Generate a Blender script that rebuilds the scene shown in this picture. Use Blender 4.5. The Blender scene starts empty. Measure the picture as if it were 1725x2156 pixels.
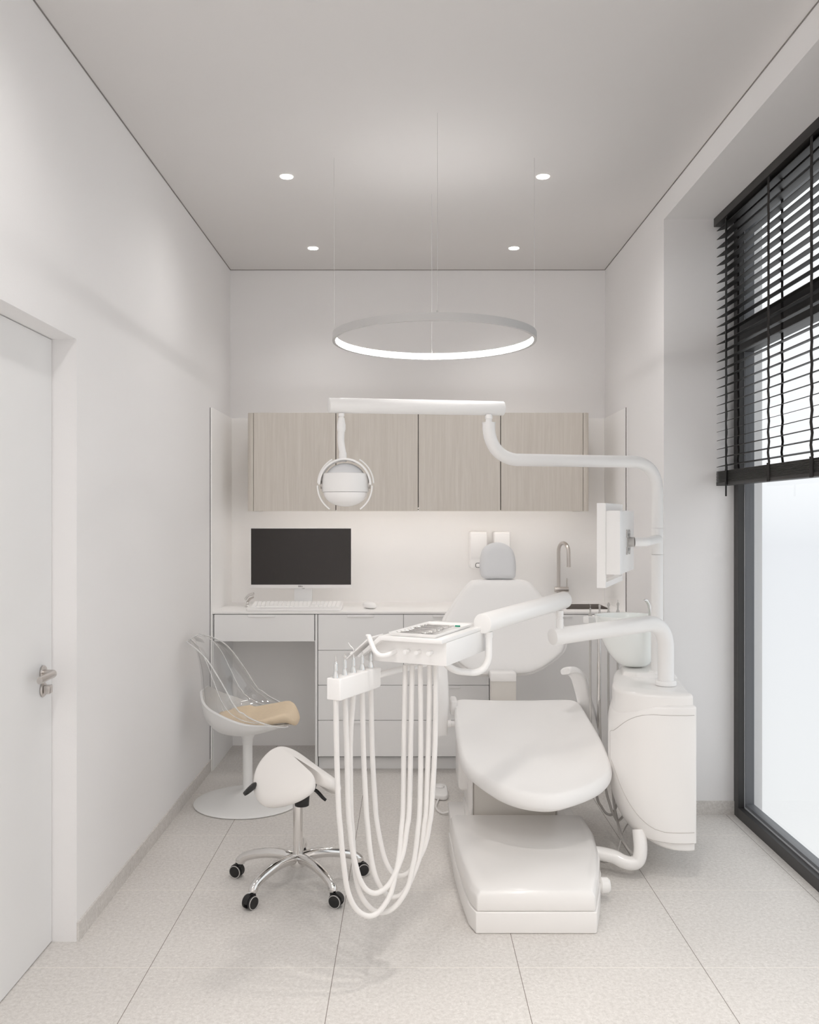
import bpy, bmesh, math, random
from mathutils import Vector, Matrix
random.seed(7)
V = Vector
PI = math.pi
C = bpy.context.scene.collection
sc = bpy.context.scene

# ------------------------------------------------------------------ camera
F = 1881.0            # focal length in pixels of the 1725x2156 frame
HC = 1.47             # eye height
CX, CY = 862.0, 1085.0
def P(px, py, Y):     # the world point at depth Y seen at a pixel
    return V(((px - CX) / F * Y, Y, HC - (py - CY) / F * Y))
cam_d = bpy.data.cameras.new('camera')
cam = bpy.data.objects.new('camera', cam_d); C.objects.link(cam)
cam.location = (0, 0, HC); cam.rotation_euler = (PI/2, 0, 0)
cam_d.sensor_fit = 'VERTICAL'; cam_d.sensor_height = 36; cam_d.sensor_width = 36
cam_d.lens = F / 2156 * 36
cam_d.shift_y = (CY - 1078) / 2156; cam_d.clip_start = 0.05
sc.camera = cam
sc.view_settings.view_transform = 'Standard'; sc.view_settings.look = 'None'
sc.view_settings.exposure = 0.15; sc.view_settings.gamma = 1.0
sc.view_settings.use_curve_mapping = False
sc.cycles.max_bounces = 14; sc.cycles.diffuse_bounces = 8; sc.cycles.glossy_bounces = 6
sc.cycles.transmission_bounces = 12; sc.cycles.transparent_max_bounces = 16
sc.cycles.caustics_reflective = False; sc.cycles.sample_clamp_indirect = 4.0

# ------------------------------------------------------------------ materials
def lin(c):
    return tuple(((x/255) / 12.92 if x/255 <= 0.04045 else ((x/255 + 0.055) / 1.055) ** 2.4) for x in c) + (1,)
def mat(name, rgb, rough=0.5, metal=0.0, coat=0.0, bump=0.0, bscale=200, var=0.0, vscale=3.0, spec=0.5, aniso=None):
    m = bpy.data.materials.new(name); m.use_nodes = True
    nt = m.node_tree; b = nt.nodes['Principled BSDF']
    b.inputs['Base Color'].default_value = lin(rgb)
    b.inputs['Roughness'].default_value = rough
    b.inputs['Metallic'].default_value = metal
    b.inputs['Coat Weight'].default_value = coat
    b.inputs['Coat Roughness'].default_value = 0.08
    b.inputs['Specular IOR Level'].default_value = spec
    tc = nt.nodes.new('ShaderNodeTexCoord')
    if var > 0:
        n = nt.nodes.new('ShaderNodeTexNoise'); n.inputs['Scale'].default_value = vscale; n.inputs['Detail'].default_value = 4
        nt.links.new(tc.outputs['Object'], n.inputs['Vector'])
        mx = nt.nodes.new('ShaderNodeMix'); mx.data_type = 'RGBA'
        c = lin(rgb)
        mx.inputs[6].default_value = tuple(x * (1 - var) for x in c[:3]) + (1,)
        mx.inputs[7].default_value = tuple(min(1, x * (1 + var)) for x in c[:3]) + (1,)
        nt.links.new(n.outputs['Fac'], mx.inputs[0]); nt.links.new(mx.outputs[2], b.inputs['Base Color'])
    if bump > 0:
        n = nt.nodes.new('ShaderNodeTexNoise'); n.inputs['Scale'].default_value = bscale; n.inputs['Detail'].default_value = 3
        nt.links.new(tc.outputs['Object'], n.inputs['Vector'])
        bp = nt.nodes.new('ShaderNodeBump'); bp.inputs['Strength'].default_value = bump; bp.inputs['Distance'].default_value = 0.002
        nt.links.new(n.outputs['Fac'], bp.inputs['Height']); nt.links.new(bp.outputs['Normal'], b.inputs['Normal'])
    return m
def emis(name, rgb, s):
    m = bpy.data.materials.new(name); m.use_nodes = True
    b = m.node_tree.nodes['Principled BSDF']
    b.inputs['Base Color'].default_value = lin(rgb)
    b.inputs['Emission Color'].default_value = lin(rgb); b.inputs['Emission Strength'].default_value = s
    return m
def stone(name, seams):
    m = bpy.data.materials.new(name); m.use_nodes = True
    nt = m.node_tree; N = nt.nodes; L = nt.links; b = N['Principled BSDF']
    b.inputs['Roughness'].default_value = 0.62
    tc = N.new('ShaderNodeTexCoord')
    def noise(scale, det, rough=0.5):
        n = N.new('ShaderNodeTexNoise'); n.inputs['Scale'].default_value = scale
        n.inputs['Detail'].default_value = det; n.inputs['Roughness'].default_value = rough
        L.new(tc.outputs['Object'], n.inputs['Vector']); return n
    def ramp(src, stops):
        r = N.new('ShaderNodeValToRGB'); L.new(src, r.inputs[0]); e = r.color_ramp.elements
        e[0].position, e[0].color = stops[0][0], lin(stops[0][1]); e[1].position, e[1].color = stops[-1][0], lin(stops[-1][1])
        for p, c in stops[1:-1]:
            q = e.new(p); q.color = lin(c)
        return r.outputs[0]
    def mix(f, a, c, mode='MIX'):
        x = N.new('ShaderNodeMix'); x.data_type = 'RGBA'; x.blend_type = mode
        if isinstance(f, float): x.inputs[0].default_value = f
        else: L.new(f, x.inputs[0])
        for i, s in ((6, a), (7, c)):
            if isinstance(s, tuple): x.inputs[i].default_value = s
            else: L.new(s, x.inputs[i])
        return x.outputs[2]
    base = ramp(noise(2.2, 6, 0.6).outputs['Fac'], [(0.25, (205, 200, 195)), (0.75, (216, 212, 207))])
    mid = ramp(noise(75, 10, 0.85).outputs['Fac'], [(0.38, (178, 174, 170)), (0.62, (243, 241, 239))])
    col = mix(0.45, base, mid)
    v = N.new('ShaderNodeTexVoronoi'); v.inputs['Scale'].default_value = 85
    L.new(tc.outputs['Object'], v.inputs['Vector'])
    sp = ramp(v.outputs['Distance'], [(0.10, (255, 255, 255)), (0.2, (0, 0, 0))])
    spm = N.new('ShaderNodeMath'); spm.operation = 'MULTIPLY'; spm.inputs[1].default_value = 0.55
    L.new(ramp(noise(60, 2).outputs['Fac'], [(0.52, (0, 0, 0)), (0.58, (255, 255, 255))]), spm.inputs[0])
    sp2 = N.new('ShaderNodeMath'); sp2.operation = 'MULTIPLY'; L.new(sp, sp2.inputs[0]); L.new(spm.outputs[0], sp2.inputs[1])
    col = mix(sp2.outputs[0], col, lin((252, 250, 246)))
    if seams:
        sep = N.new('ShaderNodeSeparateXYZ'); L.new(tc.outputs['Object'], sep.inputs[0])
        def line(axis, off, w):
            a = N.new('ShaderNodeMath'); a.operation = 'ADD'; a.inputs[1].default_value = off; L.new(sep.outputs[axis], a.inputs[0])
            d = N.new('ShaderNodeMath'); d.operation = 'PINGPONG'; d.inputs[1].default_value = 0.3; L.new(a.outputs[0], d.inputs[0])
            c = N.new('ShaderNodeMath'); c.operation = 'LESS_THAN'; c.inputs[1].default_value = w; L.new(d.outputs[0], c.inputs[0])
            return c.outputs[0]
        col = mix(line(1, -2.904 + 3.0, 0.0016), col, lin((232, 227, 220)))  # cross seams lighter: the light they catch is put into the colour
        col = mix(line(0, 0.245 + 3.0, 0.0011), col, lin((120, 112, 104)))
    L.new(col, b.inputs['Base Color'])
    bp = N.new('ShaderNodeBump'); bp.inputs['Strength'].default_value = 0.25; bp.inputs['Distance'].default_value = 0.002
    L.new(noise(120, 5, 0.7).outputs['Fac'], bp.inputs['Height']); L.new(bp.outputs['Normal'], b.inputs['Normal'])
    return m
def wood(name, c1, c2, vert=True, rough=0.55, sc_=1.0):
    m = bpy.data.materials.new(name); m.use_nodes = True
    nt = m.node_tree; N = nt.nodes; L = nt.links; b = N['Principled BSDF']; b.inputs['Roughness'].default_value = rough
    tc = N.new('ShaderNodeTexCoord'); mp = N.new('ShaderNodeMapping')
    mp.inputs['Scale'].default_value = (38*sc_, 38*sc_, 1.6*sc_) if vert else (38*sc_, 1.6*sc_, 38*sc_)
    L.new(tc.outputs['Object'], mp.inputs[0])
    n = N.new('ShaderNodeTexNoise'); n.inputs['Scale'].default_value = 1.6; n.inputs['Detail'].default_value = 8
    n.inputs['Roughness'].default_value = 0.7; n.inputs['Distortion'].default_value = 0.6
    L.new(mp.outputs[0], n.inputs['Vector'])
    r = N.new('ShaderNodeValToRGB'); e = r.color_ramp.elements
    e[0].position, e[0].color = 0.32, lin(c1); e[1].position, e[1].color = 0.68, lin(c2)
    L.new(n.outputs['Fac'], r.inputs[0]); L.new(r.outputs[0], b.inputs['Base Color'])
    return m

M = {}
M['wall'] = mat('plaster_white', (238, 237, 237), 0.9, bump=0.12, bscale=260, spec=0.2)
M['ceil'] = mat('ceiling_plaster', (220, 218, 217), 0.95, spec=0.1)
M['gap'] = mat('shadow_gap', (135, 131, 128), 0.9)
M['gapshade'] = mat('gap_shade', (38, 35, 34), 0.9)  # near-black, shade in joints and drawer gaps put into the colour
M['floor'] = stone('stone_tile', True)
M['skirt'] = stone('stone_skirting', False)
M['door'] = mat('door_white', (234, 234, 234), 0.55)
M['cab'] = mat('cabinet_white', (243, 243, 243), 0.5)
M['panel'] = mat('panel_white', (250, 249, 248), 0.4)
M['top'] = mat('worktop_white', (245, 244, 243), 0.4)
M['wood'] = wood('pale_oak', (204, 197, 188), (216, 210, 202))
M['cabshade'] = mat('cabinet_gap_shade', (60, 52, 46), 0.8)  # dark colour standing in for shade between the cabinet doors
M['plastic'] = mat('white_gloss', (242, 241, 240), 0.3, coat=0.25)
M['base'] = mat('white_cover', (240, 238, 236), 0.28, coat=0.4)
M['uph'] = mat('white_upholstery', (240, 239, 238), 0.6, bump=0.1, bscale=500)
M['head'] = mat('grey_upholstery', (220, 221, 223), 0.6, bump=0.1, bscale=500)
M['hose'] = mat('hose_white', (230, 228, 226), 0.45)
M['hoseg'] = mat('hose_grey', (190, 187, 184), 0.5)
M['column'] = mat('warm_grey_cover', (222, 218, 212), 0.6)
M['chrome'] = mat('chrome', (226, 224, 222), 0.08, 1.0)
M['steel'] = mat('brushed_steel', (205, 200, 196), 0.28, 1.0)
M['tool'] = mat('tool_steel', (196, 194, 192), 0.25, 1.0)
M['black'] = mat('black_plastic', (26, 25, 25), 0.4)
M['screen'] = mat('screen_black', (44, 40, 38), 0.22)
M['logo'] = mat('logo_grey', (140, 138, 136), 0.5)
M['beige'] = mat('beige_fabric', (226, 207, 180), 0.9, bump=0.3, bscale=700, var=0.04, vscale=60)
M['chairw'] = mat('tulip_white', (236, 236, 235), 0.42)
M['saddle'] = mat('saddle_leather', (234, 231, 228), 0.65, bump=0.08, bscale=600)
M['frame'] = mat('anthracite_frame', (52, 51, 51), 0.45)
M['frame2'] = mat('grey_frame', (104, 106, 110), 0.4)
M['gasket'] = mat('gasket_light', (200, 202, 206), 0.4)
M['slat'] = wood('black_wood', (24, 22, 21), (38, 35, 34), False, 0.5)
M['tape'] = mat('blind_tape', (36, 33, 32), 0.9)
M['ring'] = mat('ring_white', (203, 202, 201), 0.5)
M['handp'] = mat('satin_handpiece', (236, 238, 238), 0.22, 1.0)
M['seam'] = mat('seam_grey', (196, 192, 188), 0.6)
M['green'] = mat('green_plastic', (30, 150, 120), 0.4)
M['bowl'] = mat('milk_glass', (242, 245, 243), 0.12, coat=0.6)
M['rim'] = mat('downlight_rim', (235, 233, 230), 0.4)
M['ext'] = mat('facade_white', (235, 235, 235), 0.9)
M['led'] = emis('led_strip', (255, 250, 246), 10.5)
M['ringled'] = emis('ring_led', (255, 253, 251), 21.0)
M['spot'] = emis('downlight_glow', (255, 250, 245), 8.0)
def pane_mat(name, ior, tint):
    m = bpy.data.materials.new(name); m.use_nodes = True
    nt = m.node_tree; N = nt.nodes; L = nt.links; N.remove(N['Principled BSDF'])
    t = N.new('ShaderNodeBsdfTransparent'); t.inputs[0].default_value = tint
    g = N.new('ShaderNodeBsdfGlossy'); g.inputs['Roughness'].default_value = 0.02
    f = N.new('ShaderNodeFresnel'); f.inputs[0].default_value = ior
    gm = N.new('ShaderNodeNewGeometry'); iv = N.new('ShaderNodeMath'); iv.operation = 'SUBTRACT'; iv.inputs[0].default_value = 1.0; L.new(gm.outputs['Backfacing'], iv.inputs[1])
    ml = N.new('ShaderNodeMath'); ml.operation = 'MULTIPLY'; L.new(f.outputs[0], ml.inputs[0]); L.new(iv.outputs[0], ml.inputs[1])
    mx = N.new('ShaderNodeMixShader'); L.new(ml.outputs[0], mx.inputs[0]); L.new(t.outputs[0], mx.inputs[1]); L.new(g.outputs[0], mx.inputs[2])
    L.new(mx.outputs[0], N['Material Output'].inputs[0]); return m
M['pane'] = pane_mat('window_glass', 1.35, (0.97, 0.98, 0.98, 1))
M['acrylic'] = pane_mat('clear_acrylic', 2.0, (0.972, 0.972, 0.972, 1))
M['acglint'] = mat('acrylic_glint', (250, 250, 250), 0.06, coat=1.0)  # semi-white, the rim highlights put into the colour
M['acglint'].node_tree.nodes['Principled BSDF'].inputs['Alpha'].default_value = 0.5

# ------------------------------------------------------------------ helpers
def tag(o, label=None, cat=None, group=None, kind=None):
    if label: o['label'] = label
    if cat: o['category'] = cat
    if group: o['group'] = group
    if kind: o['kind'] = kind
    return o
def empty(name, loc, label, cat, group=None):
    o = bpy.data.objects.new(name, None); C.objects.link(o); o.location = loc; o.empty_display_size = 0.05
    return tag(o, label, cat, group)
def obj(name, bm, m, parent=None, smooth=True, ang=38, bevel=0.0, bseg=2, sub=0):
    if bevel > 0:
        bmesh.ops.remove_doubles(bm, verts=bm.verts, dist=1e-6)
        es = [e for e in bm.edges if len(e.link_faces) == 2 and e.calc_face_angle(0) > math.radians(32)]
        bmesh.ops.bevel(bm, geom=es, offset=bevel, segments=bseg, affect='EDGES', profile=0.5, clamp_overlap=True)
    bmesh.ops.recalc_face_normals(bm, faces=bm.faces)
    me = bpy.data.meshes.new(name); bm.to_mesh(me); bm.free()
    me.materials.append(M[m] if isinstance(m, str) else m)
    if smooth:
        me.polygons.foreach_set('use_smooth', [True] * len(me.polygons))
        me.set_sharp_from_angle(angle=math.radians(ang))
    o = bpy.data.objects.new(name, me); C.objects.link(o)
    if parent:
        o.parent = parent
        if parent.type == 'EMPTY': o.matrix_parent_inverse = Matrix.Translation(-V(parent.location))
    if sub:
        s = o.modifiers.new('sub', 'SUBSURF'); s.levels = sub; s.render_levels = sub
    return o
def B(): return bmesh.new()
def box(bm, x0, x1, y0, y1, z0, z1):
    vs = [bm.verts.new((x, y, z)) for x in (x0, x1) for y in (y0, y1) for z in (z0, z1)]
    for f in ((0,1,3,2), (4,6,7,5), (0,4,5,1), (2,3,7,6), (0,2,6,4), (1,5,7,3)):
        bm.faces.new([vs[i] for i in f])
    return bm
def mbox(x0, x1, y0, y1, z0, z1): return box(B(), x0, x1, y0, y1, z0, z1)
def fbox(bm, O, U, W, u0, u1, w0, w1, z0, z1):   # box in a turned frame: O + u*U + w*W
    vs = [bm.verts.new((O[0]+U[0]*u+W[0]*w, O[1]+U[1]*u+W[1]*w, z)) for u in (u0, u1) for w in (w0, w1) for z in (z0, z1)]
    for f in ((0,1,3,2), (4,6,7,5), (0,4,5,1), (2,3,7,6), (0,2,6,4), (1,5,7,3)):
        bm.faces.new([vs[i] for i in f])
    return bm
def cr(pts, n=6, closed=False):                  # Catmull-Rom
    pts = [V(p) for p in pts]; out = []; N = len(pts)
    rng = range(N) if closed else range(N - 1)
    for i in rng:
        if closed: p0, p1, p2, p3 = pts[i-1], pts[i], pts[(i+1) % N], pts[(i+2) % N]
        else: p0, p1, p2, p3 = pts[max(i-1, 0)], pts[i], pts[i+1], pts[min(i+2, N-1)]
        for k in range(n):
            t = k / n
            out.append(0.5 * ((2*p1) + (p2-p0)*t + (2*p0-5*p1+4*p2-p3)*t*t + (3*p1-p0-3*p2+p3)*t**3))
    if not closed: out.append(pts[-1])
    return out
def sweep(bm, pts, r, seg=16, up=None, flat=None, closed=False, sq=None):
    pts = [V(p) for p in pts]; n = len(pts)
    rr = r if isinstance(r, (list, tuple)) else [r] * n
    ff = flat if isinstance(flat, (list, tuple)) else [flat or 1.0] * n
    T = []
    for i in range(n):
        a = pts[(i-1) % n] if (closed or i > 0) else pts[i]; b = pts[(i+1) % n] if (closed or i < n-1) else pts[i]
        T.append((b - a).normalized())
    u = V(up) if up else (V((0, 0, 1)) if abs(T[0].z) < 0.9 else V((1, 0, 0)))
    rings = []
    for i in range(n):
        u0 = V(up) if up else u
        nrm = (u0 - T[i] * u0.dot(T[i]))
        if nrm.length < 1e-5: nrm = u - T[i] * u.dot(T[i])
        nrm.normalize(); u = nrm
        bi = T[i].cross(nrm)
        ring = []
        for k in range(seg):
            a = 2*PI*k/seg; ca, sa = math.cos(a), math.sin(a)
            if sq:
                ca = math.copysign(abs(ca) ** sq, ca); sa = math.copysign(abs(sa) ** sq, sa)
            ring.append(bm.verts.new(pts[i] + nrm * (ca * rr[i]) + bi * (sa * rr[i] * ff[i])))
        rings.append(ring)
    for i in range(n if closed else n - 1):
        A, Bq = rings[i], rings[(i+1) % n]
        for k in range(seg):
            bm.faces.new((A[k], A[(k+1) % seg], Bq[(k+1) % seg], Bq[k]))
    if not closed:
        bm.faces.new(rings[0][::-1]); bm.faces.new(rings[-1])
    return bm
def rtube(a, b, r, bev=0.002, seg=28):           # straight tube with softened ends
    a, b = V(a), V(b); d = (b-a).normalized()
    return sweep(B(), [a, a+d*bev*0.3, a+d*bev, b-d*bev, b-d*bev*0.3, b], [r-bev, r-bev*0.25, r, r, r-bev*0.25, r-bev], seg)
def fillet(pts, r, n=8):                          # polyline with rounded corners
    pts = [V(p) for p in pts]; out = [pts[0]]
    for i in range(1, len(pts)-1):
        a, p, b = pts[i-1], pts[i], pts[i+1]
        rr = r[i-1] if isinstance(r, (list, tuple)) else r
        d1 = (a-p).normalized(); d2 = (b-p).normalized()
        rr = min(rr, (a-p).length*0.49 if i > 1 else (a-p).length*0.95, (b-p).length*0.49 if i < len(pts)-2 else (b-p).length*0.95)
        for k in range(n+1):
            t = k/n
            out.append((1-t)**2*(p+d1*rr) + 2*t*(1-t)*(p + (d1+d2)*rr*0.10) + t*t*(p+d2*rr))
    out.append(pts[-1]); return out
def lathe(bm, prof, c, seg=32, axis='Z'):        # prof: (radius, height)
    c = V(c); rings = []
    for r, h in prof:
        ring = []
        for k in range(seg):
            a = 2*PI*k/seg; x, y = max(r, 1e-5)*math.cos(a), max(r, 1e-5)*math.sin(a)
            q = V((x, y, h)) if axis == 'Z' else (V((h, x, y)) if axis == 'X' else V((x, h, y)))
            ring.append(bm.verts.new(c + q))
        rings.append(ring)
    for i in range(len(rings)-1):
        for k in range(seg):
            bm.faces.new((rings[i][k], rings[i][(k+1) % seg], rings[i+1][(k+1) % seg], rings[i+1][k]))
    bm.faces.new(rings[0][::-1]); bm.faces.new(rings[-1])
    return bm
def prism(bm, outline, f0, f1):                   # outline: 2D points; f0, f1 map them to the two ends
    a = [bm.verts.new(f0(*p[:2])) for p in outline]; b = [bm.verts.new(f1(*p[:2])) for p in outline]
    n = len(a)
    for i in range(n): bm.faces.new((a[i], a[(i+1) % n], b[(i+1) % n], b[i]))
    bm.faces.new(a[::-1]); bm.faces.new(b)
    return bm
def pillow(bm, outline, thick, edge, fmap, cen=None, nr=7, tops=(0.9, 0.75, 0.55, 0.35, 0.15), bottom=True):
    o = [V((p[0], p[1])) for p in outline]; n = len(o)
    c = V(cen) if cen else sum(o, V((0, 0))) / n
    rings = []
    def ring(fn): rings.append([bm.verts.new(fmap(*fn(p))) for p in o])
    def ins(p, d):
        q = c - p; l = q.length
        return p + q * min(1, d / max(l, 1e-6))
    if bottom:
        for s in tops[::-1]: ring(lambda p: (*(c + (ins(p, edge)-c)*s), -thick/2))
    for k in range(nr+1):
        ph = -PI/2 + PI*k/nr
        ring(lambda p: (*ins(p, edge*(1-math.cos(ph))), math.sin(ph)*thick/2))
    for s in tops: ring(lambda p: (*(c + (ins(p, edge)-c)*s), thick/2))
    for i in range(len(rings)-1):
        for k in range(n): bm.faces.new((rings[i][k], rings[i][(k+1) % n], rings[i+1][(k+1) % n], rings[i+1][k]))
    for R, h, rev in ((rings[0], -thick/2, True), (rings[-1], thick/2, False)):
        cv = bm.verts.new(fmap(c.x, c.y, h))
        for k in range(n): bm.faces.new((R[k], R[(k+1) % n], cv))
    return bm

# ------------------------------------------------------------------ room
XL, XR, YB, YN, ZC = -1.148, 1.252, 5.72, -0.9, 3.042
YF = 5.14                      # front line of the fitted furniture
XO, YW0, YW1, ZW = 1.736, 1.0, 4.396, 2.926     # outside face of wall, window span, soffit height
def struct(name, bm, m, **k):
    return tag(obj(name, bm, m, **k), kind='structure')
struct('floor', mbox(XL-0.2, XO, YN-0.1, YB+0.1, -0.1, 0), 'floor', smooth=False)
struct('ceiling', mbox(XL-0.2, XO, YN-0.1, YB+0.1, ZC, ZC+0.12), 'ceil', smooth=False)
struct('wall_back', mbox(XL-0.2, XO, YB, YB+0.1, 0, ZC), 'wall', smooth=False)
struct('wall_front', mbox(XL-0.2, XO, YN-0.1, YN, 0, ZC), 'wall', smooth=False)
DY0, DY1, DZ, XD = 2.18, 3.08, 2.077, -1.233
b = B(); box(b, XL-0.2, XL, DY1, YB, 0, ZC); box(b, XL-0.2, XL, YN, DY0, 0, ZC); box(b, XL-0.2, XL, DY0, DY1, DZ, ZC)
struct('wall_left', b, 'wall', smooth=False)
b = B(); box(b, XR, XO, YW1, YB, 0, ZC); box(b, XR, XO, YN, YW0, 0, ZC); box(b, XR, XO, YW0, YW1, ZW, ZC)
struct('wall_right', b, 'wall', smooth=False)
# door on the left
d = struct('door_1', mbox(XD-0.04, XD, DY0, DY1-0.003, 0.004, DZ-0.003), 'door', smooth=False)
tag(d, 'flush white door recessed in the left wall with steel lever', None)
struct('trim_1', mbox(XL-0.2, XD-0.042, DY0, DY1, 0, DZ), 'gap', smooth=False)
h = obj('door_handle', lathe(B(), [(0.001, 0), (0.024, 0), (0.025, 0.004), (0.022, 0.008), (0.001, 0.008)], (XD, 3.0, 0.942), 28, 'X'), 'steel', d)
obj('lever', sweep(B(), fillet([(XD+0.004, 3.0, 0.94), (XD+0.043, 3.0, 0.94), (XD+0.043, 2.872, 0.938)], 0.014), 0.012, 14, flat=0.8), 'steel', h)
h = obj('thumb_turn', lathe(B(), [(0.001, 0), (0.024, 0), (0.025, 0.004), (0.022, 0.008), (0.001, 0.008)], (XD, 3.0, 0.885), 28, 'X'), 'steel', d)
obj('knob', mbox(XD+0.008, XD+0.03, 2.985, 3.015, 0.872, 0.9), 'steel', h, bevel=0.004)
# skirtings
struct('baseboard_left', mbox(XL, XL+0.008, DY1, YF-0.001, 0, 0.066), 'skirt', smooth=False)
b = B(); box(b, XR-0.008, XR, YW1-0.008, YF, 0, 0.066); box(b, XR-0.008, 1.596, YW1-0.008, YW1, 0, 0.066)
struct('baseboard_right', b, 'skirt', smooth=False)
# thin strips along the ceiling, the joint's shade put into their grey
struct('trim_2', mbox(XL, XL+0.004, YN, YB, ZC-0.003, ZC), 'gap', smooth=False)
struct('trim_3', mbox(XL, XR, YB-0.004, YB, ZC-0.003, ZC), 'gap', smooth=False)
struct('trim_4', mbox(XR-0.004, XR, YN, YB, ZC-0.003, ZC), 'gap', smooth=False)

# window_1
XG = 1.596
w = struct('window_1', box(box(box(box(B(), XG, XG+0.029, YW1-0.06, YW1, 0, ZW), XG, XG+0.029, YW0, YW0+0.06, 0, ZW),
     XG, XG+0.029, YW0+0.06, YW1-0.06, 0, 0.05), XG, XG+0.029, YW0+0.06, YW1-0.06, ZW-0.05, ZW), 'frame', bevel=0.0015)
b = B()
for (a0, a1) in ((YW1-0.066, YW1), (YW0, YW0+0.066)): box(b, XG+0.032, XG+0.075, a0, a1, 0, ZW)
box(b, XG+0.032, XG+0.075, YW0+0.066, YW1-0.066, 0, 0.07); box(b, XG+0.032, XG+0.075, YW0+0.066, YW1-0.066, ZW-0.07, ZW)
obj('sash_frame', b, 'frame2', w, bevel=0.0015)
b = B(); box(b, XG+0.029, XG+0.032, YW1-0.063, YW1, 0, ZW); box(b, XG+0.029, XG+0.032, YW0+0.06, YW1-0.06, 0, 0.056)
obj('gasket', b, 'gasket', w, smooth=False)
b = B(); box(b, XG, XG+0.075, YW0+0.06, YW1-0.06, 2.262, 2.388)
obj('transom', b, 'frame', w, bevel=0.002)
obj('pane', mbox(XG+0.058, XG+0.064, YW0+0.06, YW1-0.06, 0.06, 2.27), 'pane', w, smooth=False)
obj('pane', mbox(XG+0.058, XG+0.064, YW0+0.06, YW1-0.06, 2.38, ZW-0.06), 'pane', w, smooth=False)

# blind
bl = empty('venetian_blind', (1.53, 3.3, 1.6), 'black wooden venetian blind half lowered over the tall window', 'window blind')
BX0, BX1, BY0, BY1 = 1.503, 1.557, 2.1, 4.375
obj('headrail', mbox(1.493, 1.566, BY0-0.01, 4.384, 2.884, 2.925), 'slat', bl, bevel=0.002)
b = B(); zt, pitch = 2.868, 0.0428
nsl = 28; tl = math.radians(15)
for i in range(nsl):
    z = zt - i*pitch; cx = (BX0+BX1)/2; hw = 0.026
    jy = random.uniform(-.001, .001)
    x0, z0 = cx - hw*math.cos(tl), z - hw*math.sin(tl); x1, z1 = cx + hw*math.cos(tl), z + hw*math.sin(tl)
    t = 0.0013
    vs = []
    for y in (BY0, BY1+jy):
        for (x, zz) in ((x0, z0-t), (x1, z1-t), (x1, z1+t), (x0, z0+t)): vs.append(b.verts.new((x, y, zz)))
    for f in ((0,1,2,3), (4,7,6,5), (0,4,5,1), (1,5,6,2), (2,6,7,3), (3,7,4,0)): b.faces.new([vs[k] for k in f])
obj('slats', b, 'slat', bl, smooth=False)
zl = zt - nsl*pitch
b = B()
for k in range(11):
    z = 1.627 + k*0.0052
    box(b, BX0+random.uniform(-.001, .001), BX1, BY0, BY1+random.uniform(-.002, .0), z+0.0010, z+0.0044)
obj('slat_stack', b, 'slat', bl, smooth=False)
obj('bottom_rail', mbox(BX0-0.001, BX1+0.001, BY0, BY1, 1.614, 1.628), 'slat', bl, bevel=0.002)
for ty in (4.232, 3.735, 3.335, 2.85, 2.4):
    hw = 0.011
    for xs, sgn in ((BX0-0.001, 1), (BX1+0.001, -1)):
        b = B(); pts = []
        for i in range(nsl+1):
            z = zt + pitch*0.5 - i*pitch
            am = 0.0015 + 0.005*max(0, (i-14)/14)
            pts.append((ty + (am if i % 2 else -am), z)); 
        pts.append((ty, 1.69))
        for i in range(len(pts)-1):
            (ya, za), (yb, zb) = pts[i], pts[i+1]
            vs = []
            for (yy, zz) in ((ya, za), (yb, zb)):
                for x in (xs, xs-0.0012*sgn):
                    vs += [b.verts.new((x, yy-hw, zz)), b.verts.new((x, yy+hw, zz))]
            for f in ((0,1,5,4), (2,6,7,3), (0,4,6,2), (1,3,7,5)): b.faces.new([vs[k] for k in f])
        obj('ladder_tape', b, 'tape', bl, smooth=False)
    b = B(); box(b, BX0-0.004, BX0-0.0005, ty-0.014, ty+0.014, 1.612, 1.69)
    obj('tape_clip', b, 'tape', bl, smooth=False)
obj('tilt_wand', rtube((1.492, 4.21, 2.87), (1.492, 4.21, 1.56), 0.0045, 0.001, 10), 'black', bl)

# ------------------------------------------------------------------ lights on the ceiling
spots = [(-0.570, 4.141, 'recessed downlight on the ceiling, nearer one left of the ring pendant'), (0.619, 4.141, 'recessed downlight on the ceiling, nearer one right of the ring pendant'),
         (-0.567, 5.252, 'small recessed downlight near the back wall, above the desk monitor side'), (0.614, 5.252, 'small recessed downlight near the back wall, above the sink side'),
         (-0.57, 2.30, None), (0.62, 2.30, None), (-0.57, 1.3, None), (0.62, 1.3, None), (-0.57, 0.38, None), (0.62, 0.38, None)]  # last six are unseen lamps, added to light the room
SPOT_W = [14, 20, 14, 16, 20, 62, 32, 88, 76, 100]
SPOT_A = {5: 74, 7: 70}; SPOT_C = {5: (1.0, 0.945, 0.88), 7: (1.0, 0.945, 0.88)}
for i, (x, y, lb) in enumerate(spots):
    t = empty('downlight', (x, y, ZC), lb or 'unseen recessed downlight on the ceiling on the camera side of the ring pendant', 'ceiling light', 'recessed ceiling downlights')
    obj('rim', lathe(B(), [(0.0295, 0.0), (0.033, 0.0), (0.0335, -0.0015), (0.030, -0.002), (0.0295, 0.0)], (x, y, ZC), 32), 'rim', t)
    obj('lens', lathe(B(), [(0.001, -0.001), (0.0294, -0.001), (0.0294, 0.004), (0.001, 0.004)], (x, y, ZC-0.003), 32), 'spot', t)
    ld = bpy.data.lights.new('downlight_lamp', 'SPOT'); lo = bpy.data.objects.new('downlight_lamp', ld); C.objects.link(lo)
    lo.location = (x, y, ZC-0.012); ld.energy = SPOT_W[i]; ld.spot_size = math.radians(SPOT_A.get(i, 110 if i in (2, 3) else 158)); ld.spot_blend = 1.0 if i not in SPOT_A else 0.55
    ld.color = SPOT_C.get(i, (1.0, 0.975, 0.955)); ld.shadow_soft_size = 0.08

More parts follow.
